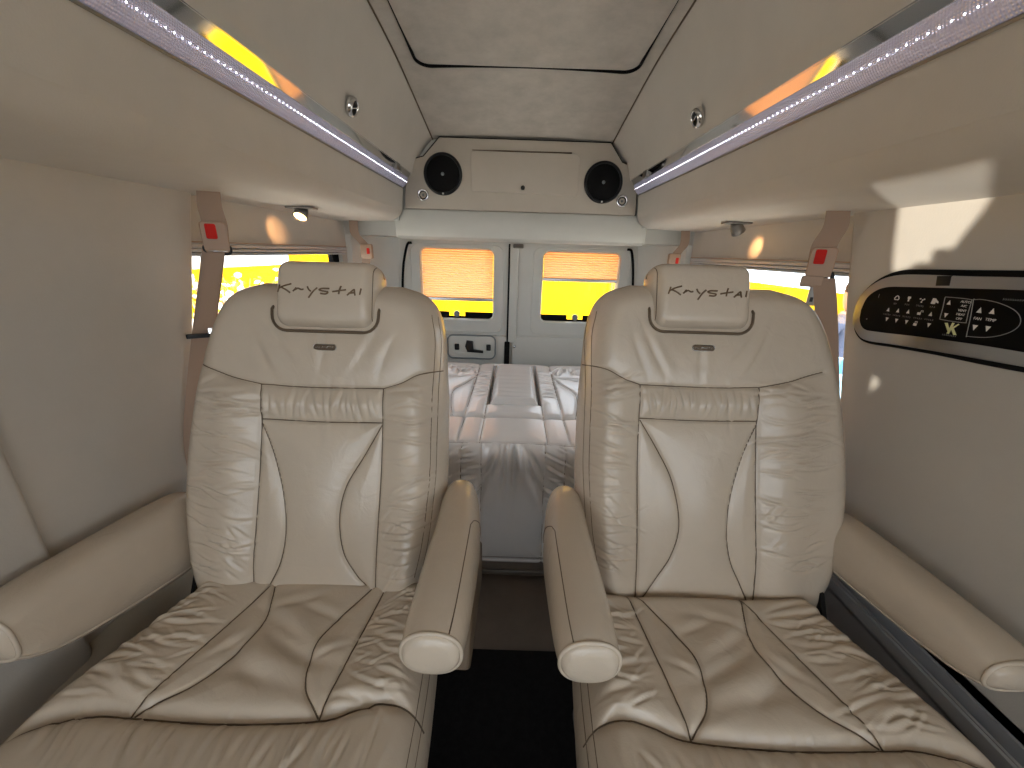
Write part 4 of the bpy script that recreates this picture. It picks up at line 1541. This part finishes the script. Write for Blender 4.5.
# ================================================================== chrome sockets on the sloping panels
def socket(s, label):
    x, y, z = s * 0.503, 1.31, 1.585
    nrm = Vector((-s * 0.93, 0, -0.36)).normalized()
    t = thing('air_nozzle', label, 'air nozzle', (x, y, z), 'chrome air nozzles in the roof sides')
    MB().lathe([(0.026, -0.006), (0.0275, 0.001), (0.0265, 0.007), (0.0225, 0.012), (0.0190, 0.013), (0.0180, 0.010), (0.0180, -0.004)], (0, 0, 0), nrm, 40).build('bezel', M['chrome'], t, smooth=True)
    MB().lathe([(0.0185, 0.006), (0.012, 0.001), (0.0, 0.0)], (0, 0, 0), nrm, 32).build('throat', M['black'], t, smooth=True)
    sx = Vector((0, 1, 0))
    q = nrm.cross(sx)
    d = (sx * 0.9 + q * 0.3).normalized()
    MB().tube([tuple(nrm * 0.011 - d * 0.0185), tuple(nrm * 0.011 + d * 0.0185)], 0.0011, 6).build('crossbar', M['chrome'], t, smooth=True)
    return t


socket(-1, 'round chrome air nozzle above the left light bar')
socket(1, 'round chrome air nozzle above the right light bar')


# ================================================================== reading lamps
def reading_lamp(x, y, s, label, tilt, target):
    t = thing('reading_lamp', label, 'reading lamp', (x, y, 1.3215), 'reading lamps under the overhead cabinets')
    MB().prism(rrect(-0.045, 0.045, -0.028, 0.028, 0.01), 'z', 0.0, -0.006, 0.003).build('base_plate', M['darkalu'], t, angle=30)
    d = Vector(tilt).normalized()
    c = Vector((0, 0, -0.012))
    MB().lathe([(0.0, -0.014), (0.014, -0.013), (0.018, -0.006), (0.021, 0.010), (0.023, 0.026), (0.0205, 0.026), (0.017, 0.012)], c, d, 32).build('barrel', M['darkalu'], t, smooth=True)
    MB().lathe([(0.0195, 0.0235), (0.012, 0.0275), (0.0, 0.0285)], c, d, 24).build('bulb', M['bulb'], t, smooth=True)
    p = Vector((x, y, 1.3215)) + c + d * 0.04
    lamp('reading_light', 'SPOT', p, target, 1.5, (1.0, 0.50, 0.20), spot_size=math.radians(36), spot_blend=0.8, shadow_soft_size=0.012)
    return t


reading_lamp(-0.735, 1.404, -1, 'lit reading lamp below the left overhead cabinet, its bulb facing the cabin', (-0.05, -0.62, -0.78), (-0.885, 1.49, 1.25))
reading_lamp(0.755, 1.463, 1, 'reading lamp below the right overhead cabinet, its bulb turned to the wall', (0.62, 0.25, -0.75), (0.885, 1.535, 1.245))


# ================================================================== seat belts
def front_belt(s, label):
    t = thing('seat_belt', label, 'seat belt', (s * 0.79, 1.063, 1.322), 'seat belts hanging from the overhead cabinets')
    o = Vector((s * 0.79, 1.063, 1.322))
    L = lambda p: (s * abs(p[0]) - o.x, p[1] - o.y, p[2] - o.z)
    wd = (s * -0.82, 0.57, 0)
    if s < 0:
        a = [(0.790, 1.065, 1.324), (0.792, 1.062, 1.285), (0.786, 1.058, 1.245), (0.786, 1.050, 1.205)]
        b = [(0.790, 1.042, 1.185), (0.795, 1.015, 1.11), (0.815, 0.985, 0.99), (0.822, 0.920, 0.82), (0.826, 0.885, 0.70), (0.828, 0.88, 0.56)]
    else:
        a = [(0.790, 1.060, 1.324), (0.793, 1.058, 1.285), (0.784, 1.066, 1.24), (0.784, 1.060, 1.19)]
        b = [(0.790, 1.045, 1.16), (0.800, 1.02, 1.08), (0.815, 0.985, 0.95), (0.822, 0.950, 0.84), (0.826, 0.905, 0.66), (0.828, 0.90, 0.52)]
    ribbon([L(p) for p in a], wd, (0.048, 0.056), 0.010).build('guide_sleeve', M['belt'], t, angle=40)
    e = Vector(L(a[-1]))
    n = Vector((s * 0.57 * -1, -0.82, 0)).normalized()
    n = Vector((s * -0.57, -0.82, 0)) if s > 0 else Vector((0.57, -0.82, 0))
    w = Vector(wd).normalized()

    def slab(name, m, c, hw, hh, th, parent, ang=30):
        c = Vector(c)
        q = rrect(-hw, hw, -hh, hh, min(hw, hh) * 0.35, 4)
        k = len(q)
        vs = [c + w * x + Vector((0, 0, z)) - n * th for x, z in q] + [c + w * x + Vector((0, 0, z)) + n * th * 0.7 for x, z in q] + [c + w * x * 0.93 + Vector((0, 0, z * 0.93)) + n * th for x, z in q]
        fs = []
        for l in range(2):
            for i in range(k):
                j = (i + 1) % k
                fs.append((l * k + i, l * k + j, (l + 1) * k + j, (l + 1) * k + i))
        fs.append(tuple(range(k))[::-1])
        fs.append(tuple(2 * k + i for i in range(k)))
        return MB().add(vs, fs).build(name, m, parent, angle=ang)
    up = Vector((0, 0, 0.018))
    bk = slab('buckle', M['beltplastic'], e + up - Vector((0, 0, 0.01)), 0.028, 0.038, 0.009, t)
    sd = 1 if s < 0 else -1
    slab('release_button', M['red'], e + up + n * 0.008 + w * (-0.006 * sd) + Vector((0, 0, 0.004)), 0.0115, 0.018, 0.0035, bk)
    ribbon([L(p) for p in b], wd, (0.048, 0.050), 0.003).build('webbing', M['belt'], t, angle=40)
    if s < 0:
        # black pivot ring with a bright edge
        c = e + Vector((0, 0, -0.022))
        q = rrect(-0.027, 0.027, -0.009, 0.011, 0.008, 5)
        ring = MB()
        ring.tube([c + w * x + Vector((0, 0, z)) + n * 0.004 for x, z in q], 0.0045, 8, closed=True)
        rg = ring.build('pivot_ring', M['black'], t, smooth=True)
        MB().tube([c + w * x + Vector((0, 0, -0.003)) + n * 0.010 for x in (-0.020, 0, 0.020)], 0.0022, 6).build('ring_edge', M['chrome'], rg, smooth=True)
        # second layer of webbing, and the metal tongue lower down
        b2 = [(0.782, 1.034, 1.175), (0.788, 1.005, 1.10), (0.803, 0.985, 1.02), (0.808, 0.972, 0.985)]
        ribbon([L(p) for p in b2], wd, (0.034, 0.040), 0.004).build('inner_webbing', M['belt'], t, angle=40)
        c = Vector(L((0.808, 0.965, 0.975)))
        tg = slab('tongue_bar', M['black'], c + n * 0.006, 0.032, 0.005, 0.005, t)
        slab('metal_tongue', M['chrome'], c + n * 0.008 + w * (0.020), 0.006, 0.020, 0.002, tg)
    else:
        c = e + Vector((0, 0, -0.040))
        tg = slab('tongue_cover', M['beltplastic'], c + n * 0.006 + w * 0.010, 0.024, 0.014, 0.008, t)
        q = [(0.016 * math.cos(a), 0.024 * math.sin(a)) for a in np.linspace(0, 2 * math.pi, 20)[:-1]]
        MB().tube([c + w * (-0.024 + x * 0.5) + Vector((0, 0, z)) + n * 0.004 for x, z in q], 0.005, 8, closed=True).build('pivot_ring', M['black'], tg, smooth=True)
        mt = slab('metal_tongue', M['alu'], c + n * 0.005 + Vector((0, 0, -0.036)), 0.010, 0.026, 0.002, tg)
        slab('tongue_slot', M['black'], c + n * 0.0065 + Vector((0, 0, -0.046)), 0.0035, 0.006, 0.0015, mt)
    return t


front_belt(-1, 'taupe seat belt with red button hanging beside the left side window, double webbing below')
front_belt(1, 'taupe seat belt with red button hanging beside the wall of the black button panel')


def rear_belt(s, label):
    t = thing('rear_seat_belt', label, 'seat belt', (s * 0.80, 2.0, 1.322), 'rear seat belts behind the headrests')
    if s < 0:
        p = [(0.0, 0.0, 0.002), (0.0, 0.003, -0.06), (0.03, 0.018, -0.10), (0.045, 0.02, -0.14), (0.03, 0.01, -0.24), (0.01, 0.0, -0.40), (0.0, 0.0, -0.66)]
    else:
        p = [(0.0, 0.0, 0.002), (0.004, 0.0, -0.06), (-0.018, 0.01, -0.10), (-0.03, 0.01, -0.14), (-0.02, 0.0, -0.24), (0.0, 0.0, -0.40), (0.0, 0.0, -0.66)]
    ribbon(p, (s * -0.9, 0.4, 0), 0.040, 0.005).build('webbing', M['belt'], t, angle=40)
    q = Vector(p[3])
    mb = MB()
    mb.prism([(q.x + a, q.z + b) for a, b in rrect(-0.028, 0.028, -0.035, 0.035, 0.008, 4)], 'y', q.y + 0.012, q.y - 0.012, 0.003)
    bk = mb.build('buckle', M['beltplastic'], t, angle=30)
    mb = MB()
    mb.prism([(q.x + a, q.z + b) for a, b in rrect(0.004, 0.018, -0.012, 0.016, 0.003, 3)], 'y', q.y - 0.011, q.y - 0.0145, 0.001)
    mb.build('release_button', M['red'], bk, angle=30)
    return t


rear_belt(-1, 'thin taupe rear seat belt behind the inner corner of the left headrest')
rear_belt(1, 'thin taupe rear seat belt behind the inner corner of the right headrest')


# ================================================================== button panel on the right wall
def text_mesh(body, size, m, parent, name, at_yz, x):
    cu = bpy.data.curves.new('t', 'FONT')
    cu.body = body
    cu.size = size
    cu.extrude = 0.0002
    cu.align_x = 'CENTER'
    cu.align_y = 'CENTER'
    o = bpy.data.objects.new('t', cu)
    COL.objects.link(o)
    bpy.context.view_layer.update()
    me = bpy.data.meshes.new_from_object(o.evaluated_get(bpy.context.evaluated_depsgraph_get()))
    bpy.data.objects.remove(o)
    for v in me.vertices:
        a, b, c = v.co
        v.co = (x - c, at_yz[0] - a, at_yz[1] + b)
    return link(name, me, m, parent, False)


t = thing('control_panel', 'long black button panel in a brushed metal bezel on the right wall', 'control panel', (0.85, 0.70, 1.10))
ox, oy, oz = -0.85, -0.70, -1.10


def pan(pts, n=6):
    c = smooth_poly(list(pts) + [pts[0]], n)[:-1]
    return [(a + oy, b + oz) for a, b in c]


OUT = [(0.987, 1.088), (0.984, 1.120), (0.966, 1.150), (0.936, 1.174), (0.898, 1.188), (0.84, 1.192), (0.765, 1.194), (0.65, 1.197), (0.52, 1.197), (0.45, 1.188), (0.41, 1.16), (0.395, 1.12), (0.41, 1.08), (0.45, 1.053), (0.52, 1.042), (0.60, 1.036), (0.68, 1.031), (0.765, 1.028), (0.856, 1.022), (0.925, 1.017), (0.960, 1.030), (0.980, 1.058)]
BEZ = [(0.982, 1.088), (0.978, 1.118), (0.962, 1.145), (0.932, 1.167), (0.896, 1.1775), (0.84, 1.181), (0.765, 1.1825), (0.65, 1.186), (0.52, 1.186), (0.458, 1.178), (0.42, 1.154), (0.408, 1.12), (0.42, 1.088), (0.458, 1.064), (0.52, 1.052), (0.60, 1.046), (0.68, 1.041), (0.765, 1.036), (0.856, 1.029), (0.925, 1.024), (0.956, 1.037), (0.975, 1.060)]
INN = [(0.960, 1.092), (0.955, 1.120), (0.938, 1.139), (0.912, 1.150), (0.87, 1.154), (0.782, 1.159), (0.65, 1.166), (0.52, 1.166), (0.466, 1.156), (0.444, 1.12), (0.466, 1.086), (0.52, 1.074), (0.60, 1.069), (0.676, 1.066), (0.716, 1.064), (0.811, 1.057), (0.90, 1.049), (0.935, 1.049), (0.954, 1.066)]
mb = MB()
mb.prism(pan(OUT), 'x', 0.002, -0.006, 0.003)
mb.build('gasket', M['rubber'], t, angle=30)
mb = MB()
mb.prism(pan(BEZ), 'x', -0.004, -0.012, 0.003)
bz = mb.build('bezel', M['alu'], t, angle=30)
mb = MB()
mb.prism(pan(INN), 'x', -0.010, -0.0135, 0.001)
face = mb.build('button_face', M['glassblack'], t, angle=30)
mb = MB()
mb.prism([(a + oy, b + oz) for a, b in ((0.813, 1.180), (0.787, 1.182), (0.784, 1.163), (0.809, 1.161))], 'x', -0.010, -0.0130, 0.0005)
mb.build('sensor_window', M['black'], bz, angle=30)
XF = -0.0137


def flat(name, poly, m, par=face):
    mb = MB()
    mb.prism([(a + oy, b + oz) for a, b in poly], 'x', XF + 0.0008, XF)
    return mb.build(name, m, par)


def tri(y, z, upw, m=None, k=0.0042):
    d = 1 if upw else -1
    flat('arrow_mark', [(y + k * 0.85, z - d * k), (y - k * 0.85, z - d * k), (y, z + d * k)], m or M['white'])


def dash(y0, y1, z, sl=0.0):
    """a short line of small, unreadable print"""
    mb = MB()
    n = max(3, int(abs(y0 - y1) / 0.0032))
    rr = random.Random(int(abs(y0 * 7919 + z * 104729)))
    for k in range(n):
        y = y0 + (y1 - y0) * (k + 0.5) / n
        h = rr.uniform(0.0011, 0.0017)
        zz = z + sl * (k / n)
        mb.tube([(XF, y + 0.0009 + oy, zz + h + oz), (XF, y - 0.0007 + oy, zz - h * rr.uniform(-0.4, 1) + oz), (XF, y + 0.0009 + oy, zz - h + oz)], 0.00035, 4)
    return mb.build('small_print', M['greyprint'], face)


# top row of symbols
yy = [0.879, 0.852, 0.824, 0.799]
zz = [1.1285, 1.130, 1.130, 1.131]
mb = MB()
mb.tube([(XF, yy[0] + oy + a, zz[0] + oz + b) for a, b in ((.004, -.003), (.005, .000), (.003, .004), (0, .0055), (-.003, .004), (-.005, .000), (-.004, -.003))], 0.0009, 5, closed=True)
mb.build('lamp_mark', M['white'], face)
flat('bulb_mark', [(yy[1] + a, zz[1] + b) for a, b in ((.0015, -.005), (-.0015, -.005), (-.0015, -.001), (-.0035, .002), (-.003, .005), (.003, .005), (.0035, .002), (.0015, -.001))], M['white'])
mb = MB()
for a, b in ((.004, .003), (-.001, .001), (-.004, .003), (.000, -.003)):
    mb.prism([(q[0] + yy[2] + a + oy, q[1] + zz[2] + b + oz) for q in rrect(-.0015, .0015, -.0013, .0013, .0005, 2)], 'x', XF + .0008, XF)
mb.build('dots_mark', M['white'], face)
flat('cup_mark', [(yy[3] + a, zz[3] + b) for a, b in ((.006, -.005), (-.002, -.005), (-.003, -.001), (-.008, -.003), (-.008, .000), (-.003, .004), (-.001, .006), (.005, .006))], M['white'])
for y, z, w in zip(yy, (1.117, 1.1185, 1.119, 1.120), (.0035, .006, .008, .006)):
    dash(y + w, y - w, z)
# row of arrows with their print
for k, y in enumerate((0.890, 0.867, 0.844, 0.820, 0.797)):
    if k != 3:
        tri(y, 1.1025 + 0.001 * k, True)
        tri(y - 0.004, 1.0805 + 0.0008 * k, False)
    dash(y + .009, y - .010, 1.0915 + 0.0008 * k)
for z, op in ((1.105, True), (1.082, False)):
    mb = MB()
    mb.prism([(0.820 + a + oy, z + b + oz) for a, b in ((.004, -.004), (-.003, -.004), (-.003, .001), (.004, .001))], 'x', XF + .0008, XF)
    mb.tube([(XF, 0.8195 + oy + a - (0.004 if op else 0), z + oz + b) for a, b in ((.002, .001), (.002, .005), (-.002, .005), (-.002, .002))], 0.0006, 5)
    mb.build('padlock_mark', M['white'], face)
# framed block of modes
mb = MB()
mb.tube([(XF, a + oy, b + oz) for a, b in smooth_poly([(0.780, 1.142), (0.760, 1.1425), (0.737, 1.142), (0.735, 1.140), (0.733, 1.12), (0.730, 1.102), (0.732, 1.0995), (0.755, 1.0985), (0.775, 1.099), (0.777, 1.101), (0.779, 1.12), (0.782, 1.140), (0.780, 1.142)], 4)[:-1]], 0.0006, 5, closed=True)
mb.build('mode_frame', M['greyprint'], face)
tri(0.7715, 1.1325, True)
tri(0.7690, 1.1075, False)
for w, z in (('AUTO', 1.1365), ('A/C', 1.129), ('VENT', 1.1205), ('HEAT', 1.113), ('OFF', 1.105)):
    text_mesh(w, 0.0060, M['white'], face, 'mode_word', (0.744 + oy, z + oz), XF + 0.0001)
# D shaped block with the fan and temperature arrows
mb = MB()
mb.tube([(XF, a + oy, b + oz) for a, b in smooth_poly([(0.731, 1.1425), (0.719, 1.144), (0.695, 1.1415), (0.672, 1.1345), (0.658, 1.125), (0.652, 1.112), (0.657, 1.099), (0.672, 1.0875), (0.692, 1.080), (0.718, 1.0765), (0.7205, 1.078), (0.726, 1.11), (0.7325, 1.141), (0.731, 1.1425)], 5)[:-1]], 0.0006, 5, closed=True)
mb.build('climate_frame', M['greyprint'], face)
tri(0.7165, 1.1255, True, k=0.005)
tri(0.6970, 1.1265, True, k=0.005)
tri(0.7135, 1.0935, False, k=0.005)
tri(0.6935, 1.0950, False, k=0.005)
text_mesh('FAN', 0.0068, M['white'], face, 'fan_word', (0.7145 + oy, 1.1100 + oz), XF + 0.0001)
text_mesh('TEMP', 0.0068, M['white'], face, 'temperature_word', (0.6945 + oy, 1.1110 + oz), XF + 0.0001)
# two interlocked letters in pale yellow
mb = MB()
for q in ([(0.7655, 1.0935), (0.7600, 1.0945), (0.7500, 1.0790), (0.7530, 1.0765)], [(0.7525, 1.0965), (0.7480, 1.0960), (0.7505, 1.0745), (0.7550, 1.0745)], [(0.7510, 1.0850), (0.7465, 1.0870), (0.7370, 1.0750), (0.7425, 1.0740)], [(0.7480, 1.0840), (0.7500, 1.0870), (0.7415, 1.0960), (0.7390, 1.0950)]):
    mb.prism([(a + oy, b + oz) for a, b in q], 'x', XF + .0008, XF)
mb.build('maker_monogram', M['limeprint'], face)
dash(0.762, 0.736, 1.0715, 0.001)
dash(0.690, 0.640, 1.148, 0.002)
flat('pilot_dot', rrect(0.9345, 0.9375, 1.072, 1.0745, 0.001, 3), M['greyprint'])
mb = MB()
mb.tube([(XF, 0.922 + a + oy, 1.129 + b + oz) for a, b in ((.0015, .004), (.0025, .000), (.001, -.004))], 0.0004, 4)
mb.build('faint_mark', M['greyprint'], face)

# ================================================================== outside
struct(MB().box(-18, 18, -12, 20, -0.75, -0.65).build('ground', M['concrete']), 'pale concrete yard outside')
t = thing('hoarding', 'plain yellow hoarding behind the van, seen through the back door windows', 'hoarding', (0, 6.0, -0.65), 'yellow hoardings round the yard')
MB().box(-3.4, 3.4, 0, 0.06, 0.04, 2.35).build('panel', M['yellow'], t)
for k, x in enumerate((-3.3, -1.7, -0.1, 1.5, 3.1)):
    MB().box(x, x + 0.1, 0.06, 0.16, 0.0, 2.4).build('post', M['render'], t)
t = thing('hoarding', 'yellow hoarding with blossom before it, outside the left side window', 'hoarding', (-6.0, 7.6, -0.65), 'yellow hoardings round the yard')
MB().box(-0.06, 0, -5, 5, 0.04, 1.37).build('panel', M['yellow'], t)
for y in (-3.1, -1.55, 0.0, 1.55, 3.0):
    MB().box(-0.16, -0.06, y, y + 0.1, 0.0, 1.39).build('post', M['render'], t)
t = thing('hoarding', 'yellow hoarding outside the right side window behind the standing person', 'hoarding', (6.4, 7.6, -0.65), 'yellow hoardings round the yard')
MB().box(0, 0.06, -5, 5, 0.04, 1.27).build('panel', M['yellow'], t)
for y in (-3.1, -1.55, 0.0, 1.55, 3.0):
    MB().box(0.06, 0.16, y, y + 0.1, 0.0, 1.29).build('post', M['render'], t)
# blossoming shrub
t = thing('flowering_shrub', 'white blossoming shrub in front of the left yellow hoarding', 'shrub', (-5.4, 7.4, -0.65))
rr = random.Random(3)
fol, blo, stm = MB(), MB(), MB()
for k in range(26):
    y = rr.uniform(-1.7, 2.0)
    top = Vector((rr.uniform(-0.2, 0.2), y, rr.uniform(0.9, 1.45)))
    stm.tube([(rr.uniform(-.1, .1), y * 0.5, 0), tuple(top * 0.6 + Vector((0.05, 0, 0))), tuple(top)], [0.012, 0.008, 0.004], 5)
    for q in range(5):
        p = top * rr.uniform(0.6, 1.0) + Vector((rr.uniform(-.12, .12), rr.uniform(-.15, .15), rr.uniform(-.1, .05)))
        for mbx, r, n in ((fol, 0.045, 2), (blo, 0.075, 1)):
            for _ in range(n):
                c = p + Vector((rr.uniform(-.07, .07), rr.uniform(-.07, .07), rr.uniform(-.07, .07)))
                mbx.lathe([(0, -r * .5), (r * .8, -r * .15), (r, r * .1), (r * .5, r * .45), (0, r * .4)], c, (rr.uniform(-1, 1), rr.uniform(-1, 1), rr.uniform(-.3, 1)), 6)
f = stm.build('stems', M['roofred'], t, smooth=True)
o = fol.build('foliage', M['leaf'], t, smooth=True)
o['kind'] = 'stuff'
o = blo.build('blossom', M['blossom'], t, smooth=True)
o['kind'] = 'stuff'
# buildings beyond the left hoarding
t = thing('house', 'pale building with a red roof beyond the left yellow hoarding', 'building', (-13.0, 12.0, -0.65))
MB().box(-2.0, 2.0, -6, 5, 0, 2.6).build('wall', M['render'], t)
mb = MB()
mb.prism([(-2.6, 2.55), (2.5, 2.55), (0.0, 3.6)], 'y', -6.4, 5.4)
mb.build('roof', M['roofred'], t)
for y in (-5.2, -3.4, -1.6, 0.2, 2.0):
    MB().box(2.0, 2.03, y, y + 1.1, 1.2, 2.3).build('window', M['winglass'], t)
for k, (x, y, lab) in enumerate(((-7.0, 8.8, 'white post nearer the front beyond the left yellow hoarding'), (-7.0, 10.8, 'white post nearer the rear beyond the left yellow hoarding'))):
    MBp = MB().lathe([(0.0, 0.0), (0.06, 0.0), (0.05, 0.05), (0.045, 2.6), (0.055, 2.62), (0.0, 2.66)], (0, 0, 0), (0, 0, 1), 14)
    o = MBp.build('white_post', M['render'], smooth=True)
    o.location = (x, y, -0.65)
    tag(o, lab, 'post', 'white posts beyond the hoarding')


# crates stacked beside the van on the right, and a person behind them
def crate(m, x, y, z, w, h, label):
    mb = MB()
    q0, q1 = rrect(-w, w, -w, w, 0.03, 4), rrect(-w * .93, w * .93, -w * .93, w * .93, 0.03, 4)
    k = len(q0)
    rings = [[(a, b, 0) for a, b in q1], [(a, b, h - 0.03) for a, b in q1], [(a, b, h - 0.03) for a, b in q0], [(a, b, h) for a, b in q0], [(a * .88, b * .88, h) for a, b in q1], [(a * .88, b * .88, 0.02) for a, b in q1]]
    o = loft(rings).build('crate', m, angle=30)
    o.location = (x, y, z)
    return tag(o, label, 'crate', 'crates stacked beside the van')


crate(M['render'], 2.25, 2.62, -0.65, 0.27, 0.70, 'white crate at the foot of the stack outside the right window')
crate(M['black'], 2.25, 2.62, 0.052, 0.26, 0.16, 'black crate in the middle of the stack outside the right window')
crate(M['palebl'], 2.25, 2.62, 0.214, 0.26, 0.30, 'pale blue crate on top of the stack outside the right window')


def person(loc, rot, label):
    t = thing('person', label, 'person', loc)
    t.rotation_euler = (0, 0, rot)
    J = [(0, 0, 0.93, .125), (0, .01, 1.10, .125), (0, .01, 1.28, .14), (0, .0, 1.40, .075), (0, -.01, 1.47, .052),
         (.17, .0, 1.36, .062), (.23, .02, 1.12, .046), (.21, -.10, .93, .034), (-.17, .0, 1.36, .062), (-.24, .02, 1.12, .046), (-.22, -.08, .90, .034),
         (.09, 0, .86, .085), (.10, -.01, .49, .058), (.10, .02, .09, .040), (.11, -.10, .04, .036), (-.09, 0, .86, .085), (-.10, -.01, .49, .058), (-.10, .02, .09, .040), (-.11, -.10, .04, .036)]
    E_ = [(0, 1), (1, 2), (2, 3), (3, 4), (2, 5), (5, 6), (6, 7), (2, 8), (8, 9), (9, 10), (0, 11), (11, 12), (12, 13), (13, 14), (0, 15), (15, 16), (16, 17), (17, 18)]
    k = len(J)
    for hand, sx in ((7, 1), (10, -1)):   # palms and fingers
        hx, hy, hz, _ = J[hand]
        J.append((hx, hy - .02, hz - .06, .024))
        E_.append((hand, len(J) - 1))
        palm = len(J) - 1
        for q in range(4):
            J.append((hx + sx * .004, hy - .045 + .022 * q, hz - .10, .0085))
            E_.append((palm, len(J) - 1))
            J.append((hx - sx * .008, hy - .047 + .022 * q, hz - .145 + .008 * abs(q - 1), .0075))
            E_.append((len(J) - 2, len(J) - 1))
        J.append((hx - sx * .012, hy - .065, hz - .07, .009))
        E_.append((palm, len(J) - 1))
    me = bpy.data.meshes.new('person_body')
    me.from_pydata([j[:3] for j in J], E_, [])
    o = bpy.data.objects.new('body', me)
    COL.objects.link(o)
    sk = o.modifiers.new('skin', 'SKIN')
    for i, v in enumerate(me.skin_vertices[0].data):
        v.radius = (J[i][3], J[i][3] * (0.8 if i < 3 else 1))
        v.use_root = i == 0
    sb = o.modifiers.new('sub', 'SUBSURF')
    sb.levels = sb.render_levels = 2
    bpy.context.view_layer.update()
    m2 = bpy.data.meshes.new_from_object(o.evaluated_get(bpy.context.evaluated_depsgraph_get()))
    bpy.data.objects.remove(o)
    b = link('body', m2, [M['navy'], M['winglass'], M['skin'], M['black']], t)
    for p in m2.polygons:
        c = p.center
        far = abs(c.x) > 0.17
        p.material_index = 2 if c.z > 1.43 or (far and c.z < .92) else (0 if (c.z > .90 or far) else (3 if c.z < .10 else 1))
    # head with a face
    hd = MB()
    hd.lathe([(0, -.125), (.035, -.12), (.055, -.095), (.070, -.04), (.076, .01), (.077, .05), (.066, .09), (.04, .115), (0, .125)], (0, -.015, 1.575), (0, 0, 1), 24)
    hd.v = [(x * .93, y * 1.12, z) for x, y, z in hd.v]
    h = hd.build('head', M['skin'], t, smooth=True)
    MB().lathe([(0, .018), (.010, .008), (.014, -.014), (.006, -.022), (0, -.022)], (0, -.104, 1.565), (0, -1, .3), 12).build('nose', M['skin'], h, smooth=True)
    for sx in (-1, 1):
        MB().lathe([(0, .004), (.009, .002), (.010, -.004)], (sx * .03, -.090, 1.59), (sx * .3, -1, 0), 10).build('eye', M['black'], h, smooth=True)
        MB().lathe([(0, .008), (.014, .006), (.018, 0), (.012, -.006), (0, -.008)], (sx * .074, -.01, 1.57), (sx, 0, 0), 12).build('ear', M['skin'], h, smooth=True)
    MB().tube([(-.022, -.088, 1.515), (0, -.094, 1.513), (.022, -.088, 1.515)], .0035, 6).build('mouth', M['roofred'], h, smooth=True)
    cp = MB()
    cp.lathe([(.080, -.01), (.083, .03), (.074, .068), (.045, .092), (0, .10)], (0, -.015, 1.625), (0, 0, 1), 24)
    cp.prism([(-.072, -.08), (-.06, -.15), (0, -.18), (.06, -.15), (.072, -.08), (0, -.06)], 'z', 1.618, 1.628, 0.003)
    cp.build('cap', M['rubber'], t, smooth=True)
    return t


person((2.86, 3.36, -0.65), 0.5, 'person in a navy jacket and dark cap standing outside the right window')

# added spot for the wall's reflected-sun patch, shone through the shaped cab openings
lamp('patch_spot', 'SPOT', (-3.2, -2.2, 0.98), (-0.9, -0.46, 1.10), 900.0, (1.0, 0.94, 0.82), spot_size=math.radians(9), spot_blend=0.05, shadow_soft_size=0.012)
